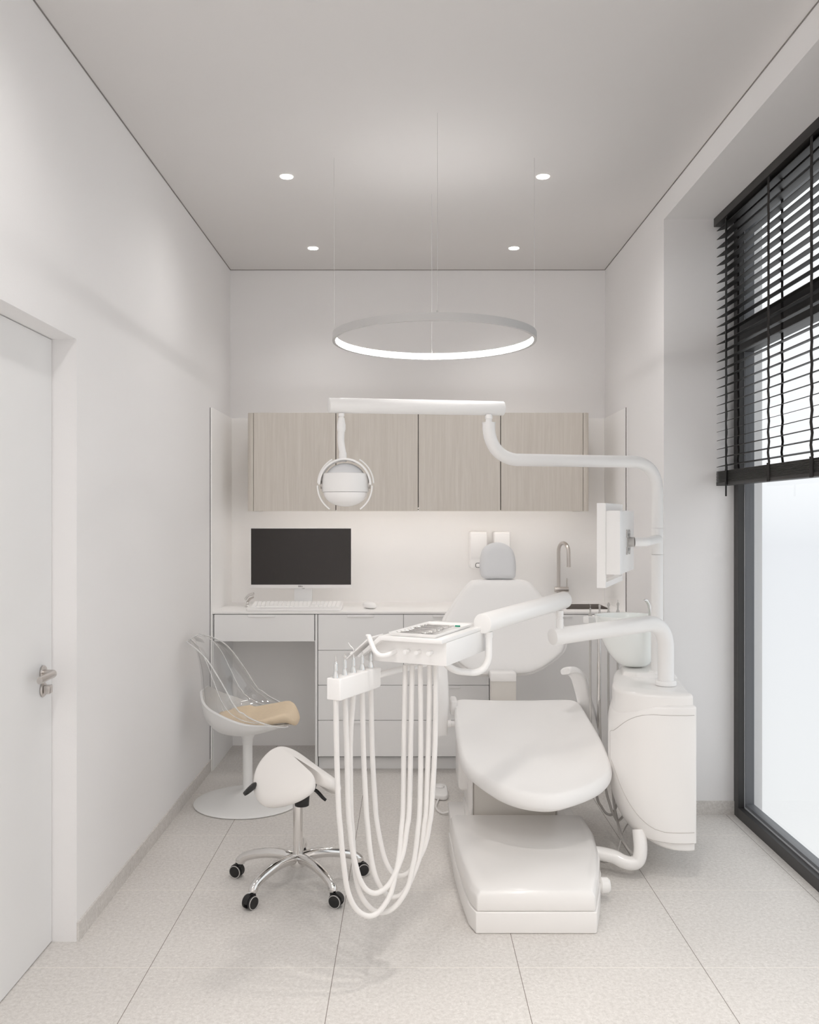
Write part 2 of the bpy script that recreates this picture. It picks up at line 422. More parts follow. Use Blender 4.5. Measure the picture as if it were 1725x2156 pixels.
# ring pendant
RO, RI = 0.447, 0.434
def ringband(r0, r1, z0, z1, seg=128):
    b = B(); R = []
    for k in range(seg):
        a = 2*PI*k/seg; c, s = math.cos(a), math.sin(a)
        R.append([b.verts.new((RC.x+c*r, RC.y+s*r, z)) for r, z in ((r0, z0), (r1, z0), (r1, z1), (r0, z1))])
    for k in range(seg):
        A, D = R[k], R[(k+1) % seg]
        for j in range(4): b.faces.new((A[j], D[j], D[(j+1) % 4], A[(j+1) % 4]))
    return b
for RC, lb in ((V((0.109, 3.93, 0)), 'thin white ring pendant glowing inside, hung on four wires before the back wall'), (V((0.109, 0.35, 0)), 'added unseen ring pendant for soft light over the camera end of the room')):  # second ring is added out of view for soft light
  pen = empty('ring_pendant', (RC.x, RC.y, 2.23), lb, 'pendant light')
  obj('ring_body', ringband(RI, RO, 2.230, 2.262), 'ring', pen, ang=30)
  obj('light_strip', ringband(RI-0.002, RI+0.001, 2.234, 2.2585), 'ringled', pen, ang=30)
  for a in (0, 90, 180, 270):
    x, y = RC.x + 0.4405*math.cos(math.radians(a)), RC.y + 0.4405*math.sin(math.radians(a))
    s = obj('suspension_wire', sweep(B(), [(x, y, 2.262), (x, y, ZC)], 0.0007, 6), 'ring', pen)
    obj('wire_grip', lathe(B(), [(0.001, 2.262), (0.0035, 2.262), (0.0035, 2.270), (0.001, 2.274)], (x, y, 0), 12), 'ring', s)

# ------------------------------------------------------------------ fitted furniture
ZT = 0.915
wt = B()
SX0, SX1, SY0, SY1 = 0.93, 1.19, 5.28, 5.60
x0, x1 = XL+0.012, XR-0.004
box(wt, x0, SX0, YF-0.004, YB-0.014, ZT-0.012, ZT); box(wt, SX1, x1, YF-0.004, YB-0.014, ZT-0.012, ZT)
box(wt, SX0, SX1, YF-0.004, SY0, ZT-0.012, ZT); box(wt, SX0, SX1, SY1, YB-0.014, ZT-0.012, ZT)
tag(obj('worktop', wt, 'top', smooth=False), 'thin white worktop running the full width of the back wall', 'worktop')
# basin
b = B()
for q in ((SX0, SX0+0.002, SY0, SY1), (SX1-0.002, SX1, SY0, SY1), (SX0, SX1, SY0, SY0+0.002), (SX0, SX1, SY1-0.002, SY1)): box(b, *q, ZT-0.17, ZT-0.001)
box(b, SX0, SX1, SY0, SY1, ZT-0.172, ZT-0.17)
sk = obj('sink', b, 'steel', smooth=False); tag(sk, 'rectangular steel sink sunk in the right end of the worktop', 'sink')
obj('drain', lathe(B(), [(0.001, 0), (0.03, 0), (0.032, 0.003), (0.02, 0.002), (0.001, 0.001)], ((SX0+SX1)/2, 5.44, ZT-0.169), 24), 'chrome', sk)
# side and back panels of the niche
tag(obj('side_panel', mbox(XL+0.004, XL+0.013, YF-0.006, YB-0.001, 0, 2.09), 'panel', smooth=False), 'tall white panel lining the left wall beside the desk', 'wall panel')
tag(obj('side_panel', mbox(XR-0.0055, XR-0.0005, YF-0.006, YB-0.001, 0, 2.09), 'panel', smooth=False), 'tall white panel lining the right wall beside the sink', 'wall panel')
struct('trim_5', mbox(XL, XL+0.004, YF-0.002, YF+0.02, 0, 2.09), 'gapshade', smooth=False)  # two dark strips, the panel joint's shade put into the colour
struct('trim_6', mbox(XR-0.0085, XR-0.0055, YF-0.006, YF-0.002, ZT, 2.09), 'gapshade', smooth=False)
tag(obj('splash_panel', mbox(XL+0.013, XR-0.006, YB-0.014, YB-0.001, 0, 2.09), 'panel', smooth=False), 'white splash panel behind the worktop and wall cabinets', 'wall panel')
ZF = ZT-0.016
def pull(px, Z, parent):      # finger tab centred at a pixel column
    x = (px-CX)/F*YF
    obj('pull', mbox(x-0.078, x+0.078, YF-0.009, YF, Z-0.0145, Z), 'cab', parent, bevel=0.001, bseg=1)
def X(px, Y=YF): return (px-CX)/F*Y
def Z(py, Y=YF): return HC-(py-CY)/F*Y
# desk
dk = empty('desk_unit', (X(560), YF+0.3, 0), 'white desk section with one wide drawer over the knee space', 'desk')
b = B(); box(b, XL+0.0145, X(449)-0.001, YF, YB-0.015, 0, ZF)
obj('side', b, 'cab', dk, smooth=False)
obj('side', mbox(X(663.3), X(668), YF, YB-0.015, 0, ZF), 'cab', dk, smooth=False)
dr = obj('drawer', mbox(X(450.5), X(661.7), YF, YF+0.45, Z(1350.5), ZF), 'cab', dk, bevel=0.0008, bseg=1)
pull(551, ZF, dr)
obj('shade_line', mbox(X(449), X(663), YF+0.006, YF+0.01, Z(1349), ZF+0.003), 'gapshade', dk, smooth=False)  # dark sheet behind the drawer, shade of the gap painted in
# drawer stacks
def stack(xa, xb, label):
    t = empty('drawer_cabinet', ((X(xa)+X(xb))/2, YF+0.3, 0), label, 'drawer cabinet', 'drawer cabinets under the worktop')
    obj('carcass', mbox(X(xa), X(xb)-0.0004, YF+0.019, YB-0.015, 0.075, ZF), 'gapshade', t, smooth=False)  # carcass coloured dark, as painted shade in the drawer gaps
    ys = [1296.6, 1369.3, 1443, 1517, 1593.5]
    for i in range(4):
        dd = obj('drawer', mbox(X(xa)+0.0012, X(xb)-0.0012, YF, YF+0.018, Z(ys[i+1])+0.0018, (ZF if i == 0 else Z(ys[i])-0.0008)), 'cab', t, bevel=0.0008, bseg=1)
        pull((xa+xb)/2, (ZF if i == 0 else Z(ys[i])-0.001), dd)
    obj('plinth', mbox(X(xa)+0.001, X(xb)-0.0004, YF+0.045, YF+0.06, 0, 0.078), 'cab', t, smooth=False)
stack(669, 849.5, 'white four-drawer cabinet directly right of the desk knee space')
stack(849.5, 1030, 'white four-drawer cabinet behind the tray table, beside the sink cabinet')
t = empty('sink_cabinet', (X(1176), YF+0.3, 0), 'wide white cabinet front below the sink, behind the patient chair', 'sink cabinet')
xs0, xs1 = X(1031), XR-0.0075
b = B(); box(b, xs0, xs0+0.016, YF+0.019, YB-0.015, 0.075, ZF); box(b, xs1-0.016, xs1, YF+0.019, YB-0.015, 0.075, ZF); box(b, xs0, xs1, YF+0.019, YB-0.015, 0.075, 0.09)
obj('carcass', b, 'cab', t, smooth=False)
dd = obj('front', mbox(xs0, xs1, YF, YF+0.018, Z(1592), ZF), 'cab', t, bevel=0.0008, bseg=1); pull(1176, ZF-0.001, dd)
obj('plinth', mbox(xs0, xs1, YF+0.045, YF+0.06, 0, 0.078), 'cab', t, smooth=False)
# wall cabinets
YU = 5.35
edges = [533, 707, 880.5, 1054, 1228]
labs = ['oak wall cabinet at the left end, above the desk monitor', 'oak wall cabinet second from left, behind the dental lamp arm',
        'oak wall cabinet second from right, beside the bent lamp pole', 'oak wall cabinet at the right end, above the tap']
ZU0, ZU1 = Z(1076, YU), Z(869, YU)
for i in range(4):
    xa, xb = X(edges[i], YU), X(edges[i+1], YU)
    t = empty('wall_cabinet', ((xa+xb)/2, 5.5, ZU0), labs[i], 'wall cabinet', 'oak wall cabinets over the worktop')
    ca, cb = xa, xb
    if i == 0: ca = X(520, YU)
    if i == 3: cb = X(1241, YU)
    obj('carcass', mbox(ca+(0.004 if i == 0 else 0.0002), cb-(0.004 if i == 3 else 0.0002), YU+0.02, YB-0.015, ZU0+0.022, ZU1-0.002), 'wood', t, smooth=False)
    obj('door', mbox(xa+0.0024, xb-0.0024, YU, YU+0.018, ZU0, ZU1), 'wood', t, bevel=0.0006, bseg=1)
    obj('shade_strip', mbox(xa-0.002, xa+0.002, YU+0.012, YU+0.0195, ZU0+0.006, ZU1-0.002), 'cabshade', t, smooth=False)  # dark strip, the shade between doors put into its colour
    if i in (0, 3):
        e0, e1 = (X(520, YU), xa-0.0005) if i == 0 else (xb+0.0005, X(1241, YU))
        R = 0.03; ol = []
        n = 8
        if i == 0:
            ol = [(e1, YU), (e0+R, YU)] + [(e0+R-R*math.sin(PI/2*k/n), YU+R-R*math.cos(PI/2*k/n)) for k in range(1, n+1)] + [(e0, YB-0.016), (e1, YB-0.016)]
            ol = [(min(p[0], e1), p[1]) for p in ol]
        else:
            ol = [(e0, YU), (e1-R, YU)] + [(e1-R+R*math.sin(PI/2*k/n), YU+R-R*math.cos(PI/2*k/n)) for k in range(1, n+1)] + [(e1, YB-0.016), (e0, YB-0.016)]
            ol = [(max(p[0], e0), p[1]) for p in ol]
        obj('end_panel', prism(B(), ol, lambda x, y: (x, y, ZU0), lambda x, y: (x, y, ZU1)), 'wood', t, ang=30)
s = obj('led_strip', mbox(X(560, 5.58), X(1215, 5.58), 5.44, 5.455, ZU0+0.015, ZU0+0.0215), 'led', smooth=False)
tag(s, 'slim light strip under the oak wall cabinets', 'light strip')

# soap and towel dispensers
for (a, b_, lb) in ((989, 1026, 'white wall dispenser on the splash panel, left one with a small lever'), (1040, 1075, 'white wall dispenser on the splash panel, right one half behind the headrest')):
    YD = 5.60
    t = empty('wall_dispenser', (X((a+b_)/2, YD), YD, Z(1197, YD)), lb, 'dispenser', 'wall dispensers over the worktop')
    obj('body', mbox(X(a, YD), X(b_, YD), YD, YB-0.015, Z(1197, YD), Z(1119, YD)), 'panel', t, bevel=0.012, bseg=4)
    obj('cover', mbox(X(a, YD)+0.005, X(b_, YD)-0.005, YD-0.006, YD+0.002, Z(1175, YD), Z(1123, YD)), 'panel', t, bevel=0.003, bseg=3)
    bz, bx = Z(1190, YD), X(a, YD)
    pth = [(bx+0.088, YD-0.01, bz+0.014), (bx+0.036, YD-0.01, bz+0.014), (bx+0.036, YD-0.01, bz-0.014), (bx+0.088, YD-0.01, bz-0.014)]
    lv = obj('lever', mbox(bx+0.038, bx+0.088, YD-0.012, YD-0.002, bz-0.012, bz+0.012), 'panel', t, bevel=0.004)
    obj('lever_edge', sweep(B(), fillet(pth, 0.009), 0.0016, 8), 'black', lv)
# tap
t = empty('kitchen_tap', (X(1176, 5.63), 5.63, ZT), 'brushed steel gooseneck tap behind the sink', 'tap')
tx = X(1176, 5.63); zt_ = Z(1148, 5.6)
arc = [V((tx, 5.63, ZT)), V((tx, 5.63, zt_-0.04))] + [V((tx+0.018-0.018*math.cos(a), 5.63-0.075+0.075*math.cos(a), zt_-0.04+0.055*math.sin(a))) for a in [PI*k/12 for k in range(1, 13)]] + [V((tx+0.037, 5.48, zt_-0.13))]
obj('spout', sweep(B(), arc, 0.0115, 20), 'steel', t)
obj('tap_base', lathe(B(), [(0.001, 0), (0.018, 0), (0.018, 0.012), (0.0125, 0.016), (0.001, 0.016)], (tx, 5.63, ZT), 24), 'steel', t)
zv = Z(1241, 5.63)
v = obj('valve', rtube((tx-0.026, 5.63, zv), (tx+0.062, 5.63, zv), 0.0165, 0.002), 'steel', t)
obj('handle', rtube((tx+0.052, 5.63, zv+0.012), (tx+0.052, 5.63, zv+0.07), 0.0035, 0.001, 10), 'steel', v)

# computer monitor
YM = 5.45
t = empty('desktop_monitor', (X(638, YM), YM+0.05, ZT), 'white framed computer monitor with dark screen on the desk', 'computer monitor')
obj('housing', mbox(X(526, YM), X(740.5, YM), YM, YM+0.03, Z(1238.5, YM), Z(1111, YM)), 'plastic', t, bevel=0.002)
obj('screen', mbox(X(528.3, YM), X(738.8, YM), YM-0.001, YM+0.001, Z(1231, YM), Z(1112.7, YM)), 'screen', t, smooth=False)
obj('stand', mbox(X(620, YM+.04), X(657, YM+.04), YM+0.03, YM+0.055, ZT+0.01, Z(1200, YM)), 'cab', t, bevel=0.002)
obj('stand_foot', mbox(X(600, YM+.04), X(677, YM+.04), YM-0.06, YM+0.12, ZT+0.0005, ZT+0.011), 'cab', t, bevel=0.003)
obj('power_button', lathe(B(), [(0.001, -0.002), (0.008, -0.002), (0.008, 0.004), (0.001, 0.004)], (X(638, YM), YM+0.01, Z(1239, YM)), 16), 'hoseg', t)
cu = bpy.data.curves.new('logo_text', 'FONT'); cu.body = 'DELL'; cu.size = 0.0125; cu.extrude = 0.0003; cu.offset = 0.0004; cu.align_x = 'CENTER'; cu.align_y = 'CENTER'; cu.space_character = 1.05
lo = bpy.data.objects.new('logo_curve', cu); C.objects.link(lo); cu.materials.append(M['logo'])
lm = bpy.data.meshes.new_from_object(lo.evaluated_get(bpy.context.evaluated_depsgraph_get()))
bpy.data.objects.remove(lo); lm.materials.clear(); lm.materials.append(M['logo'])
lo = bpy.data.objects.new('logo_text', lm); C.objects.link(lo); lo.parent = t
lo.matrix_parent_inverse = Matrix.Translation(-V(t.location)); lo.location = (X(632.5, YM), YM-0.0008, Z(1234.6, YM)); lo.rotation_euler = (PI/2, 0, 0)
# keyboard
kx0, kx1, ky0, ky1 = -0.950, -0.398, 5.175, 5.375
KZ = lambda y: ZT + 0.008 + (y-ky0)*0.13
t = empty('keyboard', ((kx0+kx1)/2, 5.27, ZT), 'white computer keyboard on the desk before the monitor', 'keyboard')
ol = []
for (cx_, cy_, a0) in ((kx1-0.018, ky1-0.018, 0), (kx0+0.018, ky1-0.018, 90), (kx0+0.018, ky0+0.018, 180), (kx1-0.018, ky0+0.018, 270)):
    for k in range(5):
        a = math.radians(a0 + 22.5*k); ol.append((cx_+0.018*math.cos(a), cy_+0.018*math.sin(a)))
obj('case', prism(B(), ol, lambda x, y: (x, y, ZT+0.0005), lambda x, y: (x, y, KZ(y)+0.004)), 'plastic', t, bevel=0.002)
b = B(); nkeys = 0
def key(xa, xb, r):
    ya = ky0+0.05+r*0.023; yb = ya+0.0195
    vs = []
    for (x, y, z) in ((xa, ya, 0), (xb, ya, 0), (xb, yb, 0), (xa, yb, 0)): vs.append(b.verts.new((x, y, KZ(y)+0.0035)))
    for (x, y) in ((xa+0.002, ya+0.002), (xb-0.002, ya+0.002), (xb-0.002, yb-0.002), (xa+0.002, yb-0.002)): vs.append(b.verts.new((x, y, KZ(y)+0.0085)))
    for f in ((0,1,5,4), (1,2,6,5), (2,3,7,6), (3,0,4,7), (4,5,6,7)): b.faces.new([vs[i] for i in f])
for r in range(6):
    n = 14; xa = kx0+0.022; xw = 0.0245
    if r == 0:
        for (p, q) in ((0, 1.2), (1.25, 2.2), (2.25, 3.3), (3.35, 9.2), (9.25, 10.3), (10.35, 11.4), (11.45, 13.9)): key(xa+p*xw, xa+q*xw-0.002, r)
    else:
        off = (0, 0.35, 0.2, 0.1, 0, 0)[r]*xw
        key(xa, xa+xw+off-0.0025, r)
        for k in range(1, 13): key(xa+k*xw+off, xa+(k+1)*xw+off-0.0025, r)
        key(xa+13*xw+off, xa+13.9*xw, r)
    for k in range(3):
        if r not in (1, 2) or (r == 1 and k == 1): key(xa+(14.2+k)*xw, xa+(15.2+k)*xw-0.0025, r)
    for k in range(4): key(xa+(17.6+k)*xw*0.98, xa+(18.6+k)*xw*0.98-0.0025, r)
k_ = obj('keys', b, 'top', t, smooth=False); k_['kind'] = 'stuff'
# mouse
mx, my = X(778, 5.3), 5.32
ol = [(0.034*math.cos(a)*(1 if math.cos(a) > 0 else 1), 0.052*math.sin(a)) for a in [2*PI*k/32 for k in range(32)]]
def mmap(x, y, h):
    ca, sa = math.cos(0.75), math.sin(0.75)
    hh = (h+0.016)*(1.0 - 0.45*(max(0, -y)/0.052)**2)
    return (mx + (x*ca - y*sa)*1.0, my + x*sa + y*ca, ZT + 0.002 + hh*1.15)
o = obj('computer_mouse', pillow(B(), ol, 0.032, 0.022, mmap, nr=8), 'plastic', ang=60)
tag(o, 'white computer mouse on the worktop right of the keyboard', 'mouse')
# small metal stapler
t = empty('stapler', (X(526, 5.42), 5.42, ZT), 'small shiny metal stapler standing at the left of the keyboard', 'stapler')
def YP(px, py, y=5.42): return P(px, py, y)
b = sweep(B(), cr([YP(516, 1262), YP(522, 1254), YP(531, 1251), YP(535, 1250.5)], 4), [0.010, 0.011, .011, .011, .011, .011, .011, .011, .011, .011, 0.011, 0.011, 0.009], 12, up=(0, 1, 0), flat=0.75, sq=0.7)
obj('upper_arm', b, 'chrome', t)
b = B(); box(b, X(516, 5.42), X(524, 5.42), 5.405, 5.435, ZT+0.001, ZT+0.012); box(b, X(518, 5.42), X(523, 5.42), 5.41, 5.43, ZT+0.012, ZT+0.03)
obj('foot', b, 'chrome', t, bevel=0.002)
obj('jaw', sweep(B(), [YP(520, 1268), YP(526, 1261), YP(534, 1257)], [0.006, 0.007, 0.005], 10), 'steel', t)

# ------------------------------------------------------------------ dental chair
dc = empty('dental_chair', (0.5, 3.9, 0), 'white dental patient chair with reclined back and grey headrest', 'dental chair')
# base cover
base_o = [(0.233, 3.135), (0.212, 3.2), (0.193, 3.40), (0.180, 3.62), (0.172, 3.93), (0.772, 3.93), (0.775, 3.75), (0.748, 3.49), (0.705, 3.30), (0.658, 3.135)]
bc = V((0.45, 3.6))
def basering(z, ins):
    out = []
    for (x, y) in base_o:
        q = V((x, y)); dx = ins if x < bc.x else -ins
        out.append(V((x+dx, y + (ins if y < 3.5 else 0), z)))
    return out
def loft(rings, caps=True):
    b = B(); R = [[b.verts.new(p) for p in r] for r in rings]; n = len(R[0])
    for i in range(len(R)-1):
        for k in range(n): b.faces.new((R[i][k], R[i][(k+1) % n], R[i+1][(k+1) % n], R[i+1][k]))
    if caps: b.faces.new(R[0][::-1]); b.faces.new(R[-1])
    return b
lower = loft([basering(0.0, 0.004), basering(0.004, 0), basering(0.076, 0)])
obj('base_plinth', lower, 'base', dc, bevel=0.004, bseg=3)
def tp(z0, ins, y0):       # the upper cover rises a little towards the back
    r = basering(z0, ins); return r
up = loft([basering(0.0765, 0.006), basering(0.085, 0.003), basering(0.128, 0.004), basering(0.146, 0.014), basering(0.153, 0.034)])
obj('base_cover', up, 'base', dc, bevel=0.006, bseg=3)
b = B(); box(b, 0.19, 0.78, 3.93, 4.42, 0.0, 0.055); box(b, 0.26, 0.72, 3.93, 4.35, 0.055, 0.10)
obj('base_plate', b, 'base', dc, bevel=0.006)
obj('column', loft([[V((x, y, z)) for x, y in ((x0, 4.0), (x1, 4.0), (x1, y1), (x0, y1))] for (x0, x1, y1, z) in ((0.285, 0.655, 4.45, 0.10), (0.285, 0.66, 4.45, 0.44))]), 'column', dc, bevel=0.01, bseg=3)
obj('side_plate', mbox(0.272, 0.284, 3.99, 4.46, 0.055, 0.46), 'base', dc, bevel=0.003)
obj('lift_rod', rtube((0.672, 4.05, 0.05), (0.655, 4.1, 0.42), 0.006), 'chrome', dc)
obj('pedal_knob', lathe(B(), [(0.001, -0.02), (0.022, -0.02), (0.03, -0.012), (0.03, 0.012), (0.022, 0.02), (0.001, 0.02)], (0.742, 3.40, 0.062), 28, 'X'), 'base', dc)
# seat and leg rest cushion
seat_o = [(0.28, 3.62), (0.335, 3.54), (0.41, 3.475), (0.503, 3.44), (0.59, 3.445), (0.69, 3.50), (0.775, 3.575), (0.835, 3.68), (0.852, 3.83), (0.855, 4.0), (0.848, 4.25),
          (0.835, 4.42), (0.77, 4.49), (0.62, 4.515), (0.46, 4.515), (0.30, 4.50), (0.235, 4.46), (0.218, 4.35), (0.212, 4.15), (0.212, 3.95), (0.222, 3.75)]
so = cr([(x, y, 0) for x, y in seat_o], 5, True)
def seatz(x, y):
    z = 0.393 + (y-3.45)*0.1576
    u = (x-0.53)/0.32
    z += 0.012*u*u*min(1, max(0, (y-3.5)/0.5))
    z -= 0.018*max(0, 1-((y-4.15)/0.38)**2)*(1-min(1, u*u))
    if y > 4.38: z -= 0.02*((y-4.38)/0.13)**2
    return z
def smap(x, y, h): return (x, y, seatz(x, y) - 0.033 + h*(1.0 if h > 0 else 1.0))
obj('seat_cushion', pillow(B(), so, 0.066, 0.024, smap, cen=(0.53, 4.0), nr=8, tops=(0.95, 0.85, 0.7, 0.55, 0.4, 0.25, 0.1)), 'uph', dc, ang=60, sub=1)
so2 = [(0.53+(p.x-0.53)*0.86, 4.02+(p.y-4.02)*0.86) for p in so]
obj('seat_pan', pillow(B(), so2, 0.05, 0.02, lambda x, y, h: (x, y, seatz(x, y)-0.085+h), cen=(0.53, 4.0)), 'base', dc, ang=60)
# backrest
def px2xz(px, py, Y0=None):
    Y = 4.85
    for _ in range(4):
        z = HC-(py-CY)/F*Y; Y = 4.72+(z-0.61)*0.5
    return ((px-CX)/F*Y, HC-(py-CY)/F*Y)
bk = [(1001, 1221), (1050, 1219), (1102, 1221), (1124, 1233), (1148, 1262), (1172, 1290), (1190, 1322), (1194, 1345), (1187, 1372), (1164, 1396), (1136, 1415), (1105, 1425),
      (1056, 1427), (1004, 1425), (963, 1400), (938, 1372), (927, 1340), (929, 1308), (943, 1284), (970, 1246), (988, 1226)]
bo = cr([(*px2xz(*p), 0) for p in bk], 5, True)
BCX = 0.505
def bmap(off):
    def f(x, z, h):
        u = (x-BCX)/0.33
        low = max(0.0, min(1.0, (1.05-z)/0.3))
        return (x, 4.72+(z-0.61)*0.5 - h + off - 0.05*u*u*low + 0.02*(1-u*u)*low, z)
    return f
obj('backrest_cushion', pillow(B(), [((p.x-BCX)*0.955+BCX, (p.y-0.86)*0.965+0.865) for p in bo], 0.05, 0.03, bmap(-0.01), cen=(BCX, 0.85), nr=8, tops=(0.95, 0.85, 0.7, 0.55, 0.4, 0.25, 0.1)), 'uph', dc, ang=60, sub=1)
obj('backrest_shell', pillow(B(), [(p.x, p.y) for p in bo], 0.05, 0.02, bmap(0.022), cen=(BCX, 0.85)), 'plastic', dc, ang=60, sub=1)
# headrest
hd = [(1018, 1218), (1048, 1219), (1080, 1218), (1086, 1204), (1086, 1178), (1080, 1158), (1066, 1146), (1048, 1142), (1030, 1146), (1016, 1158), (1010, 1180), (1010, 1204)]
ho = cr([(*[((px-CX)/F*5.0), HC-(py-CY)/F*5.0][:2], 0) for px, py in hd], 5, True)
obj('headrest', pillow(B(), [(p.x, p.y) for p in ho], 0.075, 0.034, lambda x, z, h: (x, 4.99+(z-1.12)*0.25 - h, z), nr=8), 'head', dc, ang=60, sub=1)
obj('headrest_bar', mbox(0.45, 0.53, 5.005, 5.02, 1.0, 1.2), 'steel', dc, bevel=0.003)
obj('hinge_bracket', loft([[V((x, y, z)) for x, y in ((P(1033, 0, 4.62).x, 4.60), (P(1086, 0, 4.62).x, 4.60), (P(1086, 0, 4.62).x, 4.68), (P(1033, 0, 4.62).x, 4.68))] for z in (0.42, 0.60, 0.635)]), 'column', dc, bevel=0.006)
obj('hinge_cover', mbox(P(1032, 0, 4.6).x, P(1087, 0, 4.6).x, 4.585, 4.70, 0.615, 0.66), 'base', dc, bevel=0.008)
b = B(); box(b, 0.30, 0.76, 4.46, 4.66, 0.38, 0.47)
obj('hinge_frame', b, 'base', dc, bevel=0.01)
# armrests
pt = [P(1190, 1414, 4.28), P(1203, 1412, 4.30), P(1216, 1424, 4.33), P(1224, 1447, 4.36), P(1231, 1475, 4.38), P(1240, 1505, 4.38), P(1246, 1540, 4.36), P(1235, 1570, 4.30)]
pp = cr(pt, 6); n = len(pp)
rr = [0.014 + 0.006*min(1, i/10) for i in range(n)]
def ribbon(path, w, t, side):
    b = B(); rings = []
    for i, p in enumerate(path):
        a = path[max(i-1, 0)]; c = path[min(i+1, len(path)-1)]; T = (c-a).normalized()
        s = V(side).normalized(); nn = T.cross(s).normalized()
        ring = []
        ti = t[i] if isinstance(t, list) else t; wi = w[i] if isinstance(w, list) else w
        for k in range(20):
            an = 2*PI*k/20; ca = math.copysign(abs(math.cos(an))**0.5, math.cos(an)); sa = math.copysign(abs(math.sin(an))**0.5, math.sin(an))
            ring.append(p + s*ca*wi + nn*sa*ti)
        rings.append(ring)
    return loft(rings)
obj('armrest', ribbon(pp, [0.026+0.012*min(1, i/14) for i in range(n)], [0.017 if i > 3 else 0.013+0.002*i for i in range(n)], (0.72, -0.62, 0.25)), 'plastic', dc, ang=50)
pt = [P(926, 1392, 4.36), P(929, 1420, 4.32), P(931, 1460, 4.30), P(930, 1500, 4.30), P(928, 1546, 4.30)]
pp = cr(pt, 5)
obj('armrest', ribbon(pp, 0.030, 0.028, (0.98, 0.1, 0)), 'plastic', dc, ang=50, bevel=0.0)
kz = P(950, 1529, 4.25)
obj('arm_pivot', sweep(B(), [V((X(942, 4.3), 4.3, kz.z)), V((X(949, 4.3), 4.3, kz.z)), V((X(950, 4.3), 4.3, kz.z)), V((0.30, 4.3, kz.z))], [0.018, 0.018, 0.015, 0.015], 20), 'plastic', dc)
obj('seat_bumper', mbox(X(947, 4.4), X(962, 4.4), 4.34, 4.46, Z(1502, 4.4), Z(1470, 4.4)), 'uph', dc, bevel=0.012, bseg=4)
b = B(); box(b, X(961, 4.4), 0.30, 4.2, 4.5, Z(1640, 4.4), Z(1560, 4.4)); obj('seat_bracket', b, 'base', dc, bevel=0.02, bseg=4)
# foot control
fc = empty('foot_control', P(926, 1700, 4.62), 'small white foot control on the floor behind the tray hoses', 'foot control')
fy = 4.72
ol = [(X(912, fy), 4.62), (X(938, fy), 4.60), (X(942, fy), 4.70), (X(938, fy), 4.80), (X(912, fy), 4.80), (X(907, fy), 4.7)]
obj('pedal', prism(B(), [tuple(p[:2]) for p in cr([(x, y, 0) for x, y in ol], 4, True)], lambda x, y: (x, y, 0.002), lambda x, y: (x, y, 0.028)), 'plastic', fc, bevel=0.007, bseg=3)
obj('pedal_button', lathe(B(), [(0.001, 0.028), (0.022, 0.028), (0.024, 0.034), (0.018, 0.04), (0.001, 0.041)], (X(926, 4.75), 4.74, 0), 20), 'plastic', fc)
obj('cord', sweep(B(), cr([V((X(925, 4.6), 4.62, 0.012)), V((X(918, 4.5), 4.50, 0.008)), V((X(921, 4.45), 4.43, 0.008)), V((X(932, 4.4), 4.385, 0.008)), V((X(945, 4.37), 4.37, 0.02))], 5), 0.005, 8), 'hose', fc)

# ------------------------------------------------------------------ cuspidor unit
cu_ = empty('cuspidor_unit', (1.03, 3.85, 0.06), 'tall white rounded water unit standing right of the patient chair', 'dental unit')
plan = [(1.137, 3.56), (1.06, 3.556), (0.985, 3.565), (0.91, 3.60), (0.855, 3.67), (0.842, 3.76), (0.862, 3.88), (0.91, 4.05), (0.97, 4.2), (1.05, 4.27), (1.15, 4.28), (1.20, 4.22), (1.20, 3.9), (1.152, 3.64), (1.142, 3.575)]
po = [V((p.x, p.y)) for p in cr([(x, y, 0) for x, y in plan], 8, True)]
pc = V((1.03, 3.88)); XRI = 1.137
def ell(t_, r_): return 1-math.sqrt(max(0.0, 1-min(1.0, t_/r_)**2))
def left_shift(z, zb, zt, rb, rbx, rt, rtx):
    s_ = 0.0
    if z < zb+rb: s_ = rbx*ell(zb+rb-z, rb)
    if z > zt-rt: s_ = max(s_, rtx*ell(z-(zt-rt), rt))
    return s_
def ushell(z0, z1, ins, rb, rbx, rt, rtx, nz, groove=None, edge=0.006):
    rings = []
    for k in range(nz+1):
        z = z0 + (z1-z0)*k/nz
        kx = 1 - left_shift(z, z0, z1, rb, rbx, rt, rtx)/0.30
        e0 = min(z-z0, z1-z); e = edge*ell(max(0, edge-e0), edge) if e0 < edge else 0
        ring = []
        for p in po:
            q = p + (pc-p).normalized()*(ins+e)
            x = XRI-(XRI-q.x)*kx if q.x < XRI else q.x
            g = groove(x, z) if groove else 0
            dd = (pc-q).normalized()*g
            ring.append(V((x+dd.x, q.y+dd.y, z)))
        rings.append(ring)
    return loft(rings)
def grv(x, z):
    return 0.010 if z < 0.162 else 0.0
obj('body', ushell(0.45, 0.752, 0.020, 0.0001, 0.0, 0.0001, 0.0, 90, None, 0.016), 'base', cu_, ang=50)
obj('casing', ushell(0.126, 0.709, 0.0, 0.30, 0.17, 0.12, 0.11, 190, grv, 0.010), 'base', cu_, ang=55)
fr = sorted([p for p in po if p.y < 3.77 and p.x < XRI], key=lambda p: p.x)
def onfront(x, z):
    kx = 1 - left_shift(z, 0.126, 0.709, 0.30, 0.17, 0.12, 0.11)/0.30
    qx = max(fr[0].x, XRI-(XRI-x)/kx)
    for i in range(len(fr)-1):
        if fr[i].x <= qx <= fr[i+1].x:
            t_ = (qx-fr[i].x)/max(1e-6, fr[i+1].x-fr[i].x); y = fr[i].y+(fr[i+1].y-fr[i].y)*t_; break
    else: y = fr[-1].y
    return V((XRI-(XRI-qx)*kx, y-0.0004, z))
def Lx(z): return 0.832 + left_shift(z, 0.206, 0.673, 0.36, 0.19, 0.16, 0.15)
ptop = [onfront(1.135-(1.135-Lx(0.6729))*k/16, 0.673) for k in range(17)]
